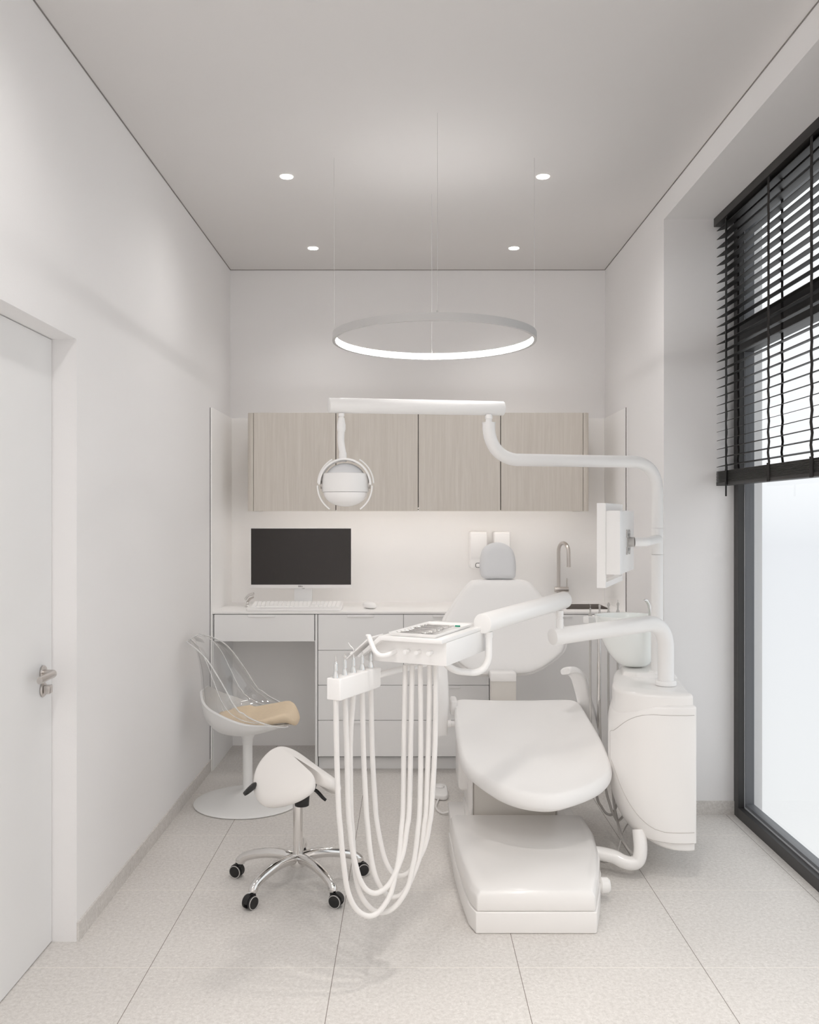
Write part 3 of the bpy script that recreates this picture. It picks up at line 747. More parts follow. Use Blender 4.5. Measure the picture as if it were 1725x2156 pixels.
pl = [onfront(Lx(0.673-0.467*k/60), 0.673-0.467*k/60) for k in range(1, 60)]
pbot = [onfront(Lx(0.2061)+(1.135-Lx(0.2061))*k/14, 0.206) for k in range(15)]
obj('panel_seam', sweep(B(), ptop+pl+pbot, 0.0014, 8), 'seam', cu_)
obj('panel_seam', sweep(B(), [onfront(0.97+(1.135-0.97)*k/20, 0.163) for k in range(21)], 0.0012, 8), 'seam', cu_)
obj('top_ledge', prism(B(), [(1.0, 3.95), (1.19, 3.95), (1.19, 4.24), (1.05, 4.24), (0.975, 4.16), (0.955, 4.02)], lambda x, y: (x, y, 0.745), lambda x, y: (1.08+(x-1.08)*0.9, 4.08+(y-4.08)*0.9, 0.768)), 'base', cu_, bevel=0.008, bseg=3)
# joining pipe
zp = 0.066
pp = cr([V((0.70, 3.66, 0.085)), V((0.765, 3.665, 0.085)), V((0.83, 3.64, 0.08)), V((0.865, 3.62, 0.068)), V((0.90, 3.61, 0.064)), V((0.925, 3.61, 0.078)), V((0.935, 3.615, 0.12)), V((0.935, 3.64, 0.19))], 6)
obj('joining_pipe', sweep(B(), pp, 0.0275, 24), 'base', cu_)
# bowl
BC = V((1.008, 4.14, 0))
prof = [(0.03, 0.770), (0.062, 0.772), (0.09, 0.80), (0.115, 0.845), (0.130, 0.90), (0.141, 0.96), (0.150, 1.002), (0.152, 1.007), (0.149, 1.009), (0.140, 0.99), (0.125, 0.93), (0.105, 0.86), (0.07, 0.81), (0.02, 0.80)]
bm_ = B(); seg = 40; rings = []
for r, z in prof:
    ring = []
    for k in range(seg):
        a = 2*PI*k/seg
        off = 0.035*max(0, min(1, (0.95-z)/0.18))
        ring.append(bm_.verts.new((BC.x+off+r*math.cos(a), BC.y+r*0.78*math.sin(a), z)))
    rings.append(ring)
for i in range(len(rings)-1):
    for k in range(seg): bm_.faces.new((rings[i][k], rings[i][(k+1) % seg], rings[i+1][(k+1) % seg], rings[i+1][k]))
bm_.faces.new(rings[0][::-1]); bm_.faces.new(rings[-1])
obj('spittoon_bowl', bm_, 'bowl', cu_, ang=60, sub=1)
pp = cr([P(1369, 1300, 4.2), P(1368.5, 1285, 4.2), P(1366, 1272, 4.2), P(1361, 1264.5, 4.19), P(1356, 1263.5, 4.18)], 5)
obj('rinse_spout', sweep(B(), [P(1369, 1312, 4.22)]+pp, [0.009]*2+[0.0085]*(len(pp)-6)+[0.007, 0.006, 0.005, 0.004, 0.003], 14), 'chrome', cu_)
# assistant holder
HA, HB = V((0.845, 4.28, 0.985)), V((1.06, 4.46, 0.985))
U = (HB-HA).normalized(); W = V((U.y, -U.x, 0))
holder = obj('instrument_holder', fbox(B(), HA, U, W, 0, 0.27, -0.018, 0.018, 0.952, 0.985), 'plastic', cu_, bevel=0.004)
obj('holder_post', sweep(B(), [HA+U*0.10+V((0, 0, -0.03)), V((HA.x+U.x*0.10, HA.y+U.y*0.10, 0.30))], 0.010, 16), 'chrome', cu_)
names = [(1242.8, 'hook'), (1262.3, 'plain'), (1281.3, 'ball'), (1301, 'spray')]
alab = ['grey suction tip with hooked end, leftmost behind the spittoon bowl', 'grey capped suction tip behind the spittoon bowl, second from left', 'grey suction tip with round knob behind the spittoon bowl, beside the sink corner', 'grey instrument with fine needle behind the spittoon bowl, rightmost']
for i, (px, kd) in enumerate(names):
    tx_ = (px-CX)/F
    # point on the holder line whose image column is px
    s_ = (tx_*HA.y - HA.x)/(U.x - tx_*U.y); c0 = HA + U*s_
    t = empty('suction_instrument', c0, alab[i], 'dental instrument', 'assistant instruments on the water unit')
    obj('body', lathe(B(), [(0.001, 0), (0.0095, 0), (0.0095, 0.004), (0.0045, 0.018), (0.0045, 0.036), (0.002, 0.038)], c0, 18), 'hoseg', t)
    if kd == 'hook': obj('tip', sweep(B(), cr([c0+V((0, 0, .036)), c0+V((0, 0, .05)), c0+V((-.003, 0, .056)), c0+V((-.01, 0, .058))], 4), 0.0012, 6), 'hoseg', t)
    elif kd == 'spray':
        obj('tip', lathe(B(), [(0.001, .034), (.006, .037), (.0065, .046), (.003, .052), (0.0008, .054), (0.0006, .066)], c0, 14), 'hoseg', t)
    else: obj('tip', lathe(B(), [(0.001, .034), (.005, .036), (.006 if kd == 'plain' else .0075, .044), (.004, .056 if kd == 'ball' else .05), (0.0008, .057 if kd == 'ball' else .052)], c0, 14), 'hoseg', t)
    dn = [(1257.6, 1690, 1266, 1712), (1280, 1690, 1293, 1718), (1291, 1640, 1295, 1700), (1303, 1600, 1310, 1700)][i]
    z0 = 0.952
    if i == 0: pth = [V((c0.x, c0.y, z0)), V((c0.x, c0.y, 0.6)), P(1246, 1600, 4.15), P(1257, 1678, 4.1), P(1266, 1698, 4.08), P(1275, 1711, 4.06), P(1285, 1715.5, 4.05), P(1292, 1710, 4.04), P(1300, 1690, 4.0)]
    elif i == 1: pth = [V((c0.x, c0.y, z0)), V((c0.x, c0.y, 0.6)), P(1266, 1600, 4.2), P(1277, 1668, 4.1), P(1283, 1690, 4.05), P(1288, 1707, 4.0), P(1294, 1719, 3.98), P(1300, 1728, 3.95), P(1309, 1722, 3.95), P(1325, 1700, 3.9)]
    elif i == 2: pth = [V((c0.x, c0.y, z0)), V((c0.x, c0.y, 0.6)), P(1284, 1560, 4.25), P(1290, 1660, 4.1), P(1294, 1700, 4.02), P(1303.5, 1744, 3.85), P(1309, 1762, 3.8), P(1317, 1779, 3.75), P(1327, 1793, 3.72), P(1342, 1803, 3.7), P(1356, 1800, 3.66)]
    else: pth = [V((c0.x, c0.y, z0)), V((c0.x, c0.y, 0.6)), P(1303, 1530, 4.38), P(1310, 1560, 4.30), P(1325, 1590, 4.2)]
    obj('hose', sweep(B(), cr(pth, 8), 0.006, 10), 'hoseg', t)
obj('loose_cord', sweep(B(), cr([P(1330, 1720, 3.95), P(1315, 1747, 3.85), P(1308, 1766, 3.8), P(1302, 1787, 3.78), P(1294, 1806, 3.72), P(1284, 1813, 3.70), P(1274, 1816.5, 3.70), P(1265, 1814, 3.72)], 6), 0.0032, 8), 'hoseg', cu_)

# ------------------------------------------------------------------ operating lamp
TP = V((P(1383.5, 1000, 4.0).x, 4.0, 0))
ol_ = empty('operating_lamp', (TP.x, TP.y, 0.75), 'white dental operating lamp on a tall bent pole with swing arm', 'dental lamp')
E1 = V((TP.x, TP.y, 1.708)); E2 = V((P(1029, 900, 3.72).x, 3.72, 1.703))
# lower section, joint ring, upper bent pole
obj('pole', rtube((TP.x, TP.y, 0.75), (TP.x, TP.y, Z(1167, 4.0)-0.0015), 0.0265, 0.001), 'plastic', ol_)
obj('pole_collar', lathe(B(), [(0.001, 0), (0.038, 0), (0.038, 0.018), (0.035, 0.024), (0.001, 0.024)], (TP.x, TP.y, 0.75), 32), 'plastic', ol_)
obj('pole_joint', rtube((TP.x, TP.y, Z(1167, 4.0)), (TP.x, TP.y, Z(1112, 4.0)), 0.0268, 0.001), 'plastic', ol_)
pth = fillet([V((TP.x, TP.y, Z(1112, 4.0)+0.0015)), E1, E2, V((E2.x, E2.y, Z(892, 3.72)))], [0.115, 0.125], 14)
obj('bent_pole', sweep(B(), pth, 0.0265, 28), 'plastic', ol_)
c = V((E2.x, E2.y, Z(890, 3.72)))
obj('elbow_pin', lathe(B(), [(0.001, -0.004), (0.028, -0.004), (0.028, 0.001), (0.014, 0.002), (0.013, 0.014), (0.016, 0.016), (0.016, 0.026), (0.011, 0.034), (0.001, 0.034)], c, 28), 'plastic', ol_)
A1 = V((X(692, 3.52), 3.52, Z(853.5, 3.52))); A2 = V((X(1059, 3.76), 3.76, Z(860, 3.76)))
obj('swing_arm', rtube(A1, A2, 0.030, 0.003), 'plastic', ol_)
ly = 3.53; LX = X(718.5, ly)
obj('drop_joint', lathe(B(), [(0.001, Z(870, ly)), (0.0115, Z(870, ly)), (0.012, Z(876, ly)), (0.0085, Z(878, ly)), (0.012, Z(880, ly)), (0.017, Z(895, ly)), (0.017, Z(904, ly)), (0.0145, Z(909, ly)), (0.001, Z(909, ly))], (LX, ly, 0), 24), 'plastic', ol_)
obj('drop_tube', sweep(B(), cr([P(718.5, 906, ly), P(717.5, 925, ly), P(719, 940, ly), P(721.5, 955, ly), P(722, 972, ly)], 5), 0.0135, 20), 'plastic', ol_)
obj('drop_collar', lathe(B(), [(0.001, Z(968, ly)), (0.013, Z(968, ly)), (0.0155, Z(962, ly)), (0.0145, Z(953, ly)), (0.001, Z(952, ly))], (X(721.5, ly), ly, 0), 24), 'plastic', ol_)
LH = P(727, 1021, ly)
def arcband(c, r, a0, a1, th, w0, w1, yo=0.0, n=20, r2=None):
    rings = []
    for k in range(n+1):
        t_ = k/n; a = math.radians(a0+(a1-a0)*t_); w = w0+(w1-w0)*t_; ri = r + ((r2-r)*t_ if r2 else 0)
        e = V((math.cos(a), 0, math.sin(a)))
        rings.append([c+e*ri+V((0, -w+yo, 0)), c+e*(ri+th)+V((0, -w+yo, 0)), c+e*(ri+th)+V((0, w+yo, 0)), c+e*ri+V((0, w+yo, 0))])
    return loft(rings)
obj('yoke', arcband(LH, 0.096, 0, 180, 0.008, 0.035, 0.035, -0.01, 32), 'plastic', ol_, ang=30, bevel=0.0012)
for s in (1, -1):
    obj('grip', arcband(LH, 0.104, 90-s*92, 90-s*148, 0.005, 0.022, 0.012, -0.02, 14, r2=0.110), 'plastic', ol_, ang=30)
    obj('grip_wing', arcband(LH, 0.108, 90-s*86, 90-s*28, 0.005, 0.02, 0.012, 0.03, 14, r2=0.113), 'plastic', ol_, ang=30)
    obj('yoke_hinge', rtube(LH+V((s*0.084, 0, 0.0)), LH+V((s*0.098, 0, 0.0)), 0.016, 0.001), 'steel', ol_)
hb = []
for k in range(13):
    a = math.radians(90*k/12); hb.append((0.086*math.sin(a)+0.001, 0.086*math.cos(a)))
obj('lamp_dome', lathe(B(), hb + [(0.086, -0.005), (0.001, -0.005)], LH+V((0, 0, 0)), 40), 'head', ol_)
obj('lamp_band', lathe(B(), [(0.08, 0.046), (0.089, 0.044), (0.0925, 0.02), (0.0925, -0.022), (0.091, -0.028), (0.08, -0.029)], LH, 48), 'plastic', ol_)
obj('lamp_lens', lathe(B(), [(0.001, -0.028)]+[(0.086*math.cos(math.radians(a)), -0.0295-0.056*math.sin(math.radians(a))) for a in range(0, 90, 8)]+[(0.001, -0.0855)], LH, 40), 'panel', ol_)

# ------------------------------------------------------------------ chairside monitor
cm = empty('chairside_monitor', P(1300, 1140, 3.7), 'white chairside monitor seen from behind on the lamp pole', 'monitor')
n0 = P(1275, 1150, 3.5); f0 = P(1311, 1150, 3.91)
O = V((n0.x, n0.y, 0)); U = V((f0.x-n0.x, f0.y-n0.y, 0)); wid = U.length; U.normalize(); W = V((-U.y, U.x, 0))   # W points to the screen side
z0, z1 = 1.185, 1.518
b = B()
fbox(b, O, U, W, 0, wid, 0, 0.034, 1.268, z1)
fbox(b, O, U, W, 0, 0.014, 0, 0.034, z0, 1.268); fbox(b, O, U, W, wid-0.014, wid, 0, 0.034, z0, 1.268); fbox(b, O, U, W, 0.014, wid-0.014, 0, 0.034, z0, 1.207)
obj('housing', b, 'plastic', cm, bevel=0.0)
obj('rear_cover', fbox(B(), O, U, W, 0.008, wid-0.05, -0.055, 0.0005, Z(1196, 3.6)-0.02, Z(1075, 3.6)), 'plastic', cm, bevel=0.003)
obj('screen', fbox(B(), O, U, W, 0.012, wid-0.012, 0.0338, 0.035, 1.275, z1-0.012), 'screen', cm, smooth=False)
mc = O + U*0.21 - W*0.055; mz = Z(1141, 3.68)
b = B(); fbox(b, mc, U, W, -0.022, 0.022, -0.005, 0, mz-0.035, mz+0.035)
for s in (-1, 1):
    for q in (-1, 1): fbox(b, mc, U, W, s*0.034-0.008, s*0.034+0.008, -0.005, 0, mz+q*0.035-0.016, mz+q*0.035+0.016)
    fbox(b, mc, U, W, -0.034, 0.034, -0.005, 0, mz+s*0.035-0.01, mz+s*0.035+0.01)
obj('mount_plate', b, 'hoseg', cm, smooth=False)
ax = V((mc.x, mc.y, mz))
obj('mount_hub', rtube(ax - W*0.004, ax - W*0.028, 0.020, 0.002), 'hoseg', cm)
k1 = V((0.99, 3.80, mz)); 
obj('monitor_arm', sweep(B(), fillet([ax-W*0.027, V((ax.x+0.07, ax.y-0.01, mz)), V((TP.x-0.035, 3.905, mz+0.004)), V((TP.x, TP.y-0.02, mz+0.004))], 0.04, 8), 0.0185, 20), 'plastic', cm)

# ------------------------------------------------------------------ delivery unit
dt = empty('delivery_unit', (1.085, 3.78, 0.75), 'white tray table on a two-part swing arm with control knobs', 'dental tray table')
PB = V((1.085, 3.78, 0))
TB0 = V((X(1163, 3.5), 3.5, Z(1341, 3.5)))
TB1 = V((PB.x, PB.y, 1.022))
d_ = (TB0-TB1)
pth = fillet([V((PB.x, PB.y, 0.755)), TB1, TB0], [0.10], 16)
dirn = (TB0-pth[-2]).normalized()
pth2 = pth[:-1] + [TB0-dirn*0.003, TB0-dirn*0.0008, TB0]
obj('lower_arm', sweep(B(), pth2, [0.0335]*(len(pth)) + [0.0325, 0.0305], 32), 'plastic', dt)
obj('arm_collar', lathe(B(), [(0.001, 0), (0.044, 0), (0.0445, 0.014), (0.041, 0.02), (0.001, 0.02)], (PB.x, PB.y, 0.753), 36), 'plastic', dt)
TA0 = P(1015.5, 1313, 2.97); TA1 = P(1188, 1263, 3.56)
obj('upper_arm', rtube(TA0, TA1, 0.0335, 0.003, 36), 'plastic', dt)
dA = (TA1-TA0).normalized()
pj = TA1 - dA*0.045
pj = V((X(1178.5, 3.515), 3.515, 0))
obj('arm_pin', sweep(B(), [V((pj.x, pj.y, Z(1286, 3.5))), V((pj.x, pj.y, Z(1298.5, 3.5))), V((pj.x, pj.y, Z(1299, 3.5))), V((pj.x, pj.y, Z(1303, 3.5))), V((pj.x, pj.y, Z(1303.5, 3.5))), V((pj.x, pj.y, Z(1328, 3.5)))], [0.0145, 0.0145, 0.0125, 0.0125, 0.0145, 0.0145], 24), 'plastic', dt)
# console box in its own turned frame
O = V((0.112, 2.70, 0)); U = V((-0.909, 0.416, 0)); W = V((0.416, 0.909, 0))
def loc(u, v, z): return V((O.x+U.x*u+W.x*v, O.y+U.y*u+W.y*v, z))
ZB0, ZP0, ZP1 = 1.0135, 1.085, 1.0985
prof = [(0, ZB0), (0.277, ZB0), (0.283, 1.022), (0.212, ZP0), (0, ZP0)]
body = obj('console', prism(B(), prof, lambda u, z: loc(u, 0, z), lambda u, z: loc(u, 0.37, z)), 'plastic', dt, bevel=0.0015)
prof = [(0, ZP0+0.0005), (0.2035, ZP0+0.0005), (0.2793, 1.0255), (0.2853, 1.0325), (0.2085, ZP1), (0, ZP1)]
obj('console_top', prism(B(), prof, lambda u, z: loc(u, -0.038, z), lambda u, z: loc(u, 0.40, z)), 'plastic', dt, bevel=0.001)
# viewer plate above the sloping panel, held by a bent handle
prof = [(0.237, 1.0905), (0.316, 1.0205), (0.3185, 1.0235), (0.2395, 1.0935)]
vp = obj('viewer_plate', prism(B(), prof, lambda u, z: loc(u, -0.05, z), lambda u, z: loc(u, 0.05, z)), 'plastic', dt, bevel=0.0008)
obj('clip', sweep(B(), cr([loc(0.302, -0.04, 1.036), loc(0.297, -0.04, 1.052), loc(0.308, -0.04, 1.062), loc(0.315, -0.04, 1.072)], 4), 0.0012, 6), 'plastic', vp)
b = lathe(B(), [(0.001, 0.0), (0.006, 0.0), (0.0075, 0.004), (0.004, 0.008), (0.001, 0.009)], loc(0.304, -0.035, 1.034), 16)
obj('stud', b, 'plastic', vp)
pp = cr([loc(0.240, -0.048, 1.0985), loc(0.228, -0.053, 1.078), loc(0.216, -0.058, 1.058), loc(0.203, -0.06, 1.046), loc(0.188, -0.056, 1.041), loc(0.176, -0.035, 1.044), loc(0.172, 0.0, 1.048)], 6)
obj('handle', sweep(B(), pp, 0.0078, 18), 'plastic', dt)
obj('handle_cap', lathe(B(), [(0.001, 0), (0.0085, 0), (0.0088, 0.003), (0.006, 0.005), (0.001, 0.0055)], loc(0.241, -0.048, 1.0975), 20), 'plastic', dt)
obj('panel_button', mbox(0, 0, 0, 0, 0, 0) if False else prism(B(), [(0.243, 1.068), (0.268, 1.046), (0.2705, 1.049), (0.2455, 1.071)], lambda u, z: loc(u, 0.0, z), lambda u, z: loc(u, 0.04, z)), 'plastic', dt)
for u in (0.1266, 0.088, 0.0484):
    obj('control_knob', rtube(loc(u, 0.002, 1.052), loc(u, -0.030, 1.052), 0.0062, 0.0008, 20), 'plastic', dt)
# rod from the upper arm to the console
rd = [V((X(1029, 2.99), 2.99, Z(1333, 2.99))), V((X(1029, 2.99), 2.99, Z(1419, 2.99))), V((X(950, 2.93), 2.93, Z(1412, 2.93))), V((X(936, 2.9), 2.9, Z(1392, 2.9)))]
obj('console_rod', sweep(B(), fillet(rd, [0.062, 0.035], 12), 0.0115, 22), 'plastic', dt)
obj('rod_collar', lathe(B(), [(0.001, Z(1342, 2.99)), (0.0135, Z(1342, 2.99)), (0.0135, Z(1330, 2.99)), (0.001, Z(1330, 2.99))], (X(1029, 2.99), 2.99, 0), 24), 'plastic', dt)
# instrument bar
O2 = V((-0.2018, 2.60, 0)); U2 = V((0.468, 0.884, 0)).normalized(); W2 = V((-U2.y, U2.x, 0))
obj('instrument_bar', fbox(B(), O2, U2, W2, 0, 0.234, 0, 0.0476, 0.929, 0.993), 'plastic', dt, bevel=0.004, bseg=3)
obj('bar_end_cap', fbox(B(), O2, U2, W2, 0.2345, 0.241, 0.002, 0.0456, 0.932, 0.990), 'plastic', dt, bevel=0.001)
e0 = O2 + U2*0.241 + W2*0.024
pp = cr([V((e0.x, e0.y, 0.962)), P(808, 1418, 2.86), P(850, 1408, 2.93), P(890, 1399, 3.0), P(905, 1392, 3.0)], 5)
obj('bar_arm', sweep(B(), pp, [0.008]*3 + [0.0105]*(len(pp)-3), 18), 'plastic', dt)
# handpieces
hl = ['steel handpiece with a fine bent needle, nearest on the instrument bar', 'steel handpiece with a ball end on the instrument bar', 'plain steel handpiece in the middle of the instrument bar',
      'steel handpiece under the viewer plate, fourth along the instrument bar', 'steel handpiece at the far end of the instrument bar']
def Zp(pts): return [(690+x/6.635, 1700+y/6.635) for x, y in pts]
hoses = [
 ([(707, 1470), (708.5, 1580)] + Zp([(150,0),(175,300),(200,600),(235,900),(275,1150),(350,1350),(450,1470),(580,1520),(700,1470),(800,1350),(880,1200),(930,1000),(975,800),(1005,600),(1030,300),(1052,0)]) + [(850.5, 1550), (853, 1400)], 2.63, 2.82),
 ([(727, 1465), (730, 1580)] + Zp([(285,0),(310,300),(345,600),(405,870),(460,1030),(540,1150),(655,1200),(780,1150),(880,1040),(950,900),(1010,760),(1060,600),(1105,300),(1140,0)]) + [(865, 1550), (868, 1400)], 2.68, 2.81),
 ([(743, 1458), (737.5, 1560)] + Zp([(322,0),(340,300),(355,600),(375,850),(400,1020),(440,1170),(510,1310),(600,1410),(690,1458),(780,1470),(880,1430),(980,1340),(1070,1210),(1130,1080),(1180,850),(1220,650),(1255,350),(1285,0)]) + [(886, 1560), (884.6, 1400)], 2.73, 2.80),
 ([(764, 1450), (765, 1580)] + Zp([(535,0),(560,300),(590,600),(635,850),(685,1010),(755,1140),(840,1225),(930,1255),(1030,1220),(1110,1120),(1180,970),(1240,820),(1285,680),(1325,450),(1350,230),(1378,0)]) + [(902, 1560), (905, 1400)], 2.78, 2.795),
 ([(781, 1443), (783.5, 1580)] + Zp([(665,0),(690,220),(730,450),(780,670),(850,840),(930,930),(1015,960),(1110,925),(1190,840),(1265,720),(1330,600),(1385,430),(1420,230),(1450,0)]) + [(916, 1560), (918, 1400)], 2.82, 2.785)]
for i, tpar in enumerate((0.012, 0.0643, 0.1133, 0.165, 0.2183)):
    c0 = O2 + U2*max(tpar, 0.014) + W2*0.024; c0.z = 0.993
    t = empty('dental_handpiece', c0, hl[i], 'dental handpiece', 'handpieces on the instrument bar')
    pf = [(0.001, -0.004), (0.0098, -0.004), (0.0098, 0.002), (0.0062, 0.019), (0.0052, 0.0195), (0.0052, 0.042), (0.0035, 0.043), (0.003, 0.047), (0.001, 0.048)]
    obj('body', lathe(B(), pf, c0, 24), 'handp', t)
    obj('grip', rtube(c0+V((0.0075, -0.004, 0.001)), c0+V((0.0035, -0.003, 0.020)), 0.0025, 0.0005, 10), 'steel', t)
    if i == 0: obj('tip', sweep(B(), [c0+V((0, 0, .046)), c0+V((0, 0, .055)), c0+V((-0.0003, 0, .064)), c0+V((-0.004, 0, .0645))], [0.0022, 0.0012, 0.0008, 0.0007], 8), 'chrome', t)
    elif i == 1: obj('tip', lathe(B(), [(0.001, 0.046)]+[(0.0054*math.sin(math.radians(a))+0.0003, 0.0565-0.0054*math.cos(math.radians(a))) for a in range(10, 180, 15)]+[(0.0003, 0.062)], c0, 20), 'chrome', t)
    else: obj('tip', lathe(B(), [(0.001, 0.046), (0.0022, 0.0465), (0.002, 0.054), (0.001, 0.056)], c0, 12), 'chrome', t)
    pts, ya, yb = hoses[i]; n = len(pts); q = []
    for k, (px, py) in enumerate(pts):
        s = k/(n-1); q.append(P(px, py, ya + (yb-ya)*s))
    st = V((c0.x, c0.y, 0.932)); q[0] = V((c0.x, c0.y, min(q[0].z, 0.928)))
    obj('hose', sweep(B(), [st]+cr(q, 6), 0.0082, 14), 'hose', t)
# instrument tray with tools
def TL(a, b_, z): return loc(a, b_, z)
tr_u0, tr_u1, tr_v0, tr_v1 = 0.022, 0.182, -0.028, 0.285
it = empty('instrument_tray', loc(0.1, 0.12, ZP1), 'white shallow tray of steel instruments on the tray table', 'instrument tray')
b = B()
def trr(ins, z): return [loc(tr_u0+ins, tr_v0+ins, z), loc(tr_u1-ins, tr_v0+ins, z), loc(tr_u1-ins, tr_v1-ins, z), loc(tr_u0+ins, tr_v1-ins, z)]
obj('tray_dish', loft([trr(0.008, ZP1+0.0004), trr(0.001, ZP1+0.010), trr(0.0, ZP1+0.012), trr(0.002, ZP1+0.012), trr(0.011, ZP1+0.004)]), 'plastic', it, bevel=0.001)
tl_ = ['steel probe lying nearest the front edge of the tray', 'steel probe, second from the front edge of the tray', 'long steel excavator with bent end lying in the tray', 'steel scaler crossing the middle of the tray',
       'slim steel mirror handle in the middle of the tray', 'steel tweezers lying behind the scaler in the tray', 'steel hooked probe towards the back of the tray', 'steel instrument with looped end near the back of the tray',
       'curved steel instrument beside the syringe in the tray', 'white syringe with green tip at the back of the tray']
for i in range(10):
    v0 = 0.005 + i*0.025; z = ZP1+0.0075
    if i == 9:
        t = empty('syringe', loc(0.1, v0, z), tl_[i], 'syringe')
        obj('barrel', rtube(loc(0.150, v0+0.0, z), loc(0.065, v0+0.004, z), 0.0032, 0.0005, 12), 'hose', t)
        obj('tip', rtube(loc(0.065, v0+0.004, z), loc(0.048, v0+0.005, z), 0.0026, 0.0005, 10), 'green', t)
        obj('plunger', sweep(B(), [loc(0.150, v0, z), loc(0.163, v0, z)], [0.002, 0.0035], 10), 'steel', t)
        continue
    du = random.uniform(-0.008, 0.008); dv = random.uniform(-0.012, 0.004)
    a = loc(0.168+du*0.3, v0, z); c = loc(0.055+du, v0+dv, z+0.001)
    m1 = a.lerp(c, 0.15); m2 = a.lerp(c, 0.85)
    kk = 0.0028 if i % 2 else 0.004
    t = empty('dental_tool', a.lerp(c, 0.5), tl_[i], 'dental tool', 'steel tools on the instrument tray')
    obj('handle', rtube(m1, m2, kk, 0.0006, 10), 'tool', t)
    obj('tip', sweep(B(), cr([m2, m2.lerp(c, 0.5)+V((0.002, 0, 0.002)), c+V((0.001, 0.003, 0.003)), c+V((0, 0.006, 0.0))], 3), [0.0016]*4+[0.0011]*3+[0.0008]*3, 6), 'tool', t)
    if i in (5, 7, 8):
        lp = [m1+V((0.007*math.cos(q)-0.007, 0.005*math.sin(q), 0.002)) for q in [2*PI*k/14 for k in range(14)]]
        obj('loop', sweep(B(), lp, 0.0011, 6, closed=True), 'tool', t)
    else:
        obj('tip', sweep(B(), [m1, m1.lerp(a, 0.6)+V((0, 0, 0.001)), a+V((0, 0.004, 0.002))], [0.0016, 0.0011, 0.0008], 6), 'tool', t)

# ------------------------------------------------------------------ clear tulip chair
tc_ = empty('tulip_chair', (-0.83, 4.58, 0), 'clear backed swivel chair with beige cushion and round white foot', 'chair')
CO = V((-0.83, 4.58, 0))
spine = cr([(0.250, 0.425, 0), (0.215, 0.428, 0), (0.14, 0.402, 0), (0.0, 0.372, 0), (-0.12, 0.385, 0), (-0.19, 0.45, 0), (-0.213, 0.56, 0), (-0.225, 0.69, 0), (-0.252, 0.80, 0), (-0.285, 0.842, 0)], 6)
rim = cr([(0.225, 0.430, 0.09), (0.20, 0.440, 0.15), (0.13, 0.468, 0.205), (0.05, 0.508, 0.228), (0.0, 0.56, 0.232), (-0.035, 0.62, 0.226), (-0.085, 0.70, 0.212), (-0.145, 0.78, 0.188), (-0.205, 0.825, 0.145), (-0.265, 0.85, 0.085)], 6)
NS = len(spine)
def S(i, v, off=0.0):
    s, r = spine[i], rim[i]; a = abs(v)
    bl_ = a**2.3; x = s.x*(1-bl_)+r.x*bl_; z = s.y*(1-bl_)+r.y*bl_
    fl = max(0.0, (a-0.82)/0.18)**1.5
    y = math.copysign(r.z*min(1.0, math.sin(min(a/0.9, 1)*PI/2))*0.93 + 0.062*fl, v)
    z -= 0.010*fl**2; x += -0.012*fl*(1 if i > 20 else 0)
    # outward push: roughly away from the hollow of the seat
    d = V((x+0.02, y*0.9, (z-0.62)))
    if d.length > 1e-6: d.normalize()
    return CO + V((x, y, z)) + d*off
NV = 28
def gridmesh(i0, i1, vf, off0, off1):
    b = B(); I = list(range(i0, i1+1))
    A = [[b.verts.new(S(i, vf(i)*(2*k/NV-1), off0)) for k in range(NV+1)] for i in I]
    D = [[b.verts.new(S(i, vf(i)*(2*k/NV-1), off1)) for k in range(NV+1)] for i in I]
    for i in range(len(I)-1):
        for k in range(NV):
            b.faces.new((A[i][k], A[i+1][k], A[i+1][k+1], A[i][k+1])); b.faces.new((D[i][k], D[i][k+1], D[i+1][k+1], D[i+1][k]))
        b.faces.new((A[i][0], D[i][0], D[i+1][0], A[i+1][0])); b.faces.new((A[i][NV], A[i+1][NV], D[i+1][NV], D[i][NV]))
    for k in range(NV):
        b.faces.new((A[0][k], A[0][k+1], D[0][k+1], D[0][k])); b.faces.new((A[-1][k], D[-1][k], D[-1][k+1], A[-1][k+1]))
    return b
obj('clear_shell', gridmesh(0, NS-1, lambda i: 1.0, -0.006, 0.003), 'acrylic', tc_, ang=60)
edgep = [S(i, 1.0, 0.0) for i in range(NS)] + [S(NS-1, 1-2*k/10, 0.0) for k in range(1, 10)] + [S(NS-1-i, -1.0, 0.0) for i in range(NS)]
vw = lambda i: 0.80 - 0.16*max(0, (i-22)/16) if i > 22 else 0.80 - 0.1*max(0, (8-i)/8)
obj('rim_glint', sweep(B(), edgep, 0.0036, 10), 'acglint', tc_, ang=60)  # whitened lines along rim and fold, painted as highlights
for s in (1, -1): obj('fold_glint', sweep(B(), [S(i, s*0.83, 0.0) for i in range(2, NS)], 0.0022, 8), 'acglint', tc_, ang=60)
obj('white_shell', gridmesh(3, 37, lambda i: 0.80*(1 - 0.74*((i-3)/34.0)**6)*(0.86 + 0.14*math.sin(min(1, (i-3)/10.0)*PI/2)), 0.0045, 0.016), 'chairw', tc_, ang=60)
b = B()
ol = [(0.0, 0.0)]
def cmap(u, v, h):      # u runs back to front along the spine, v sideways
    x = u; i = 0
    for k in range(NS-1):
        if spine[k].x >= x >= spine[k+1].x: i = k; break
    s = spine[i] if x < spine[0].x else spine[0]
    zz = s.y + 0.026 + 0.03*(abs(v)/0.2)**2.2*(1 if x > 0.0 else 1.5)
    if x > 0.17: zz -= 0.035*((x-0.17)/0.09)**2
    return (CO.x + x, CO.y + v, zz + h)
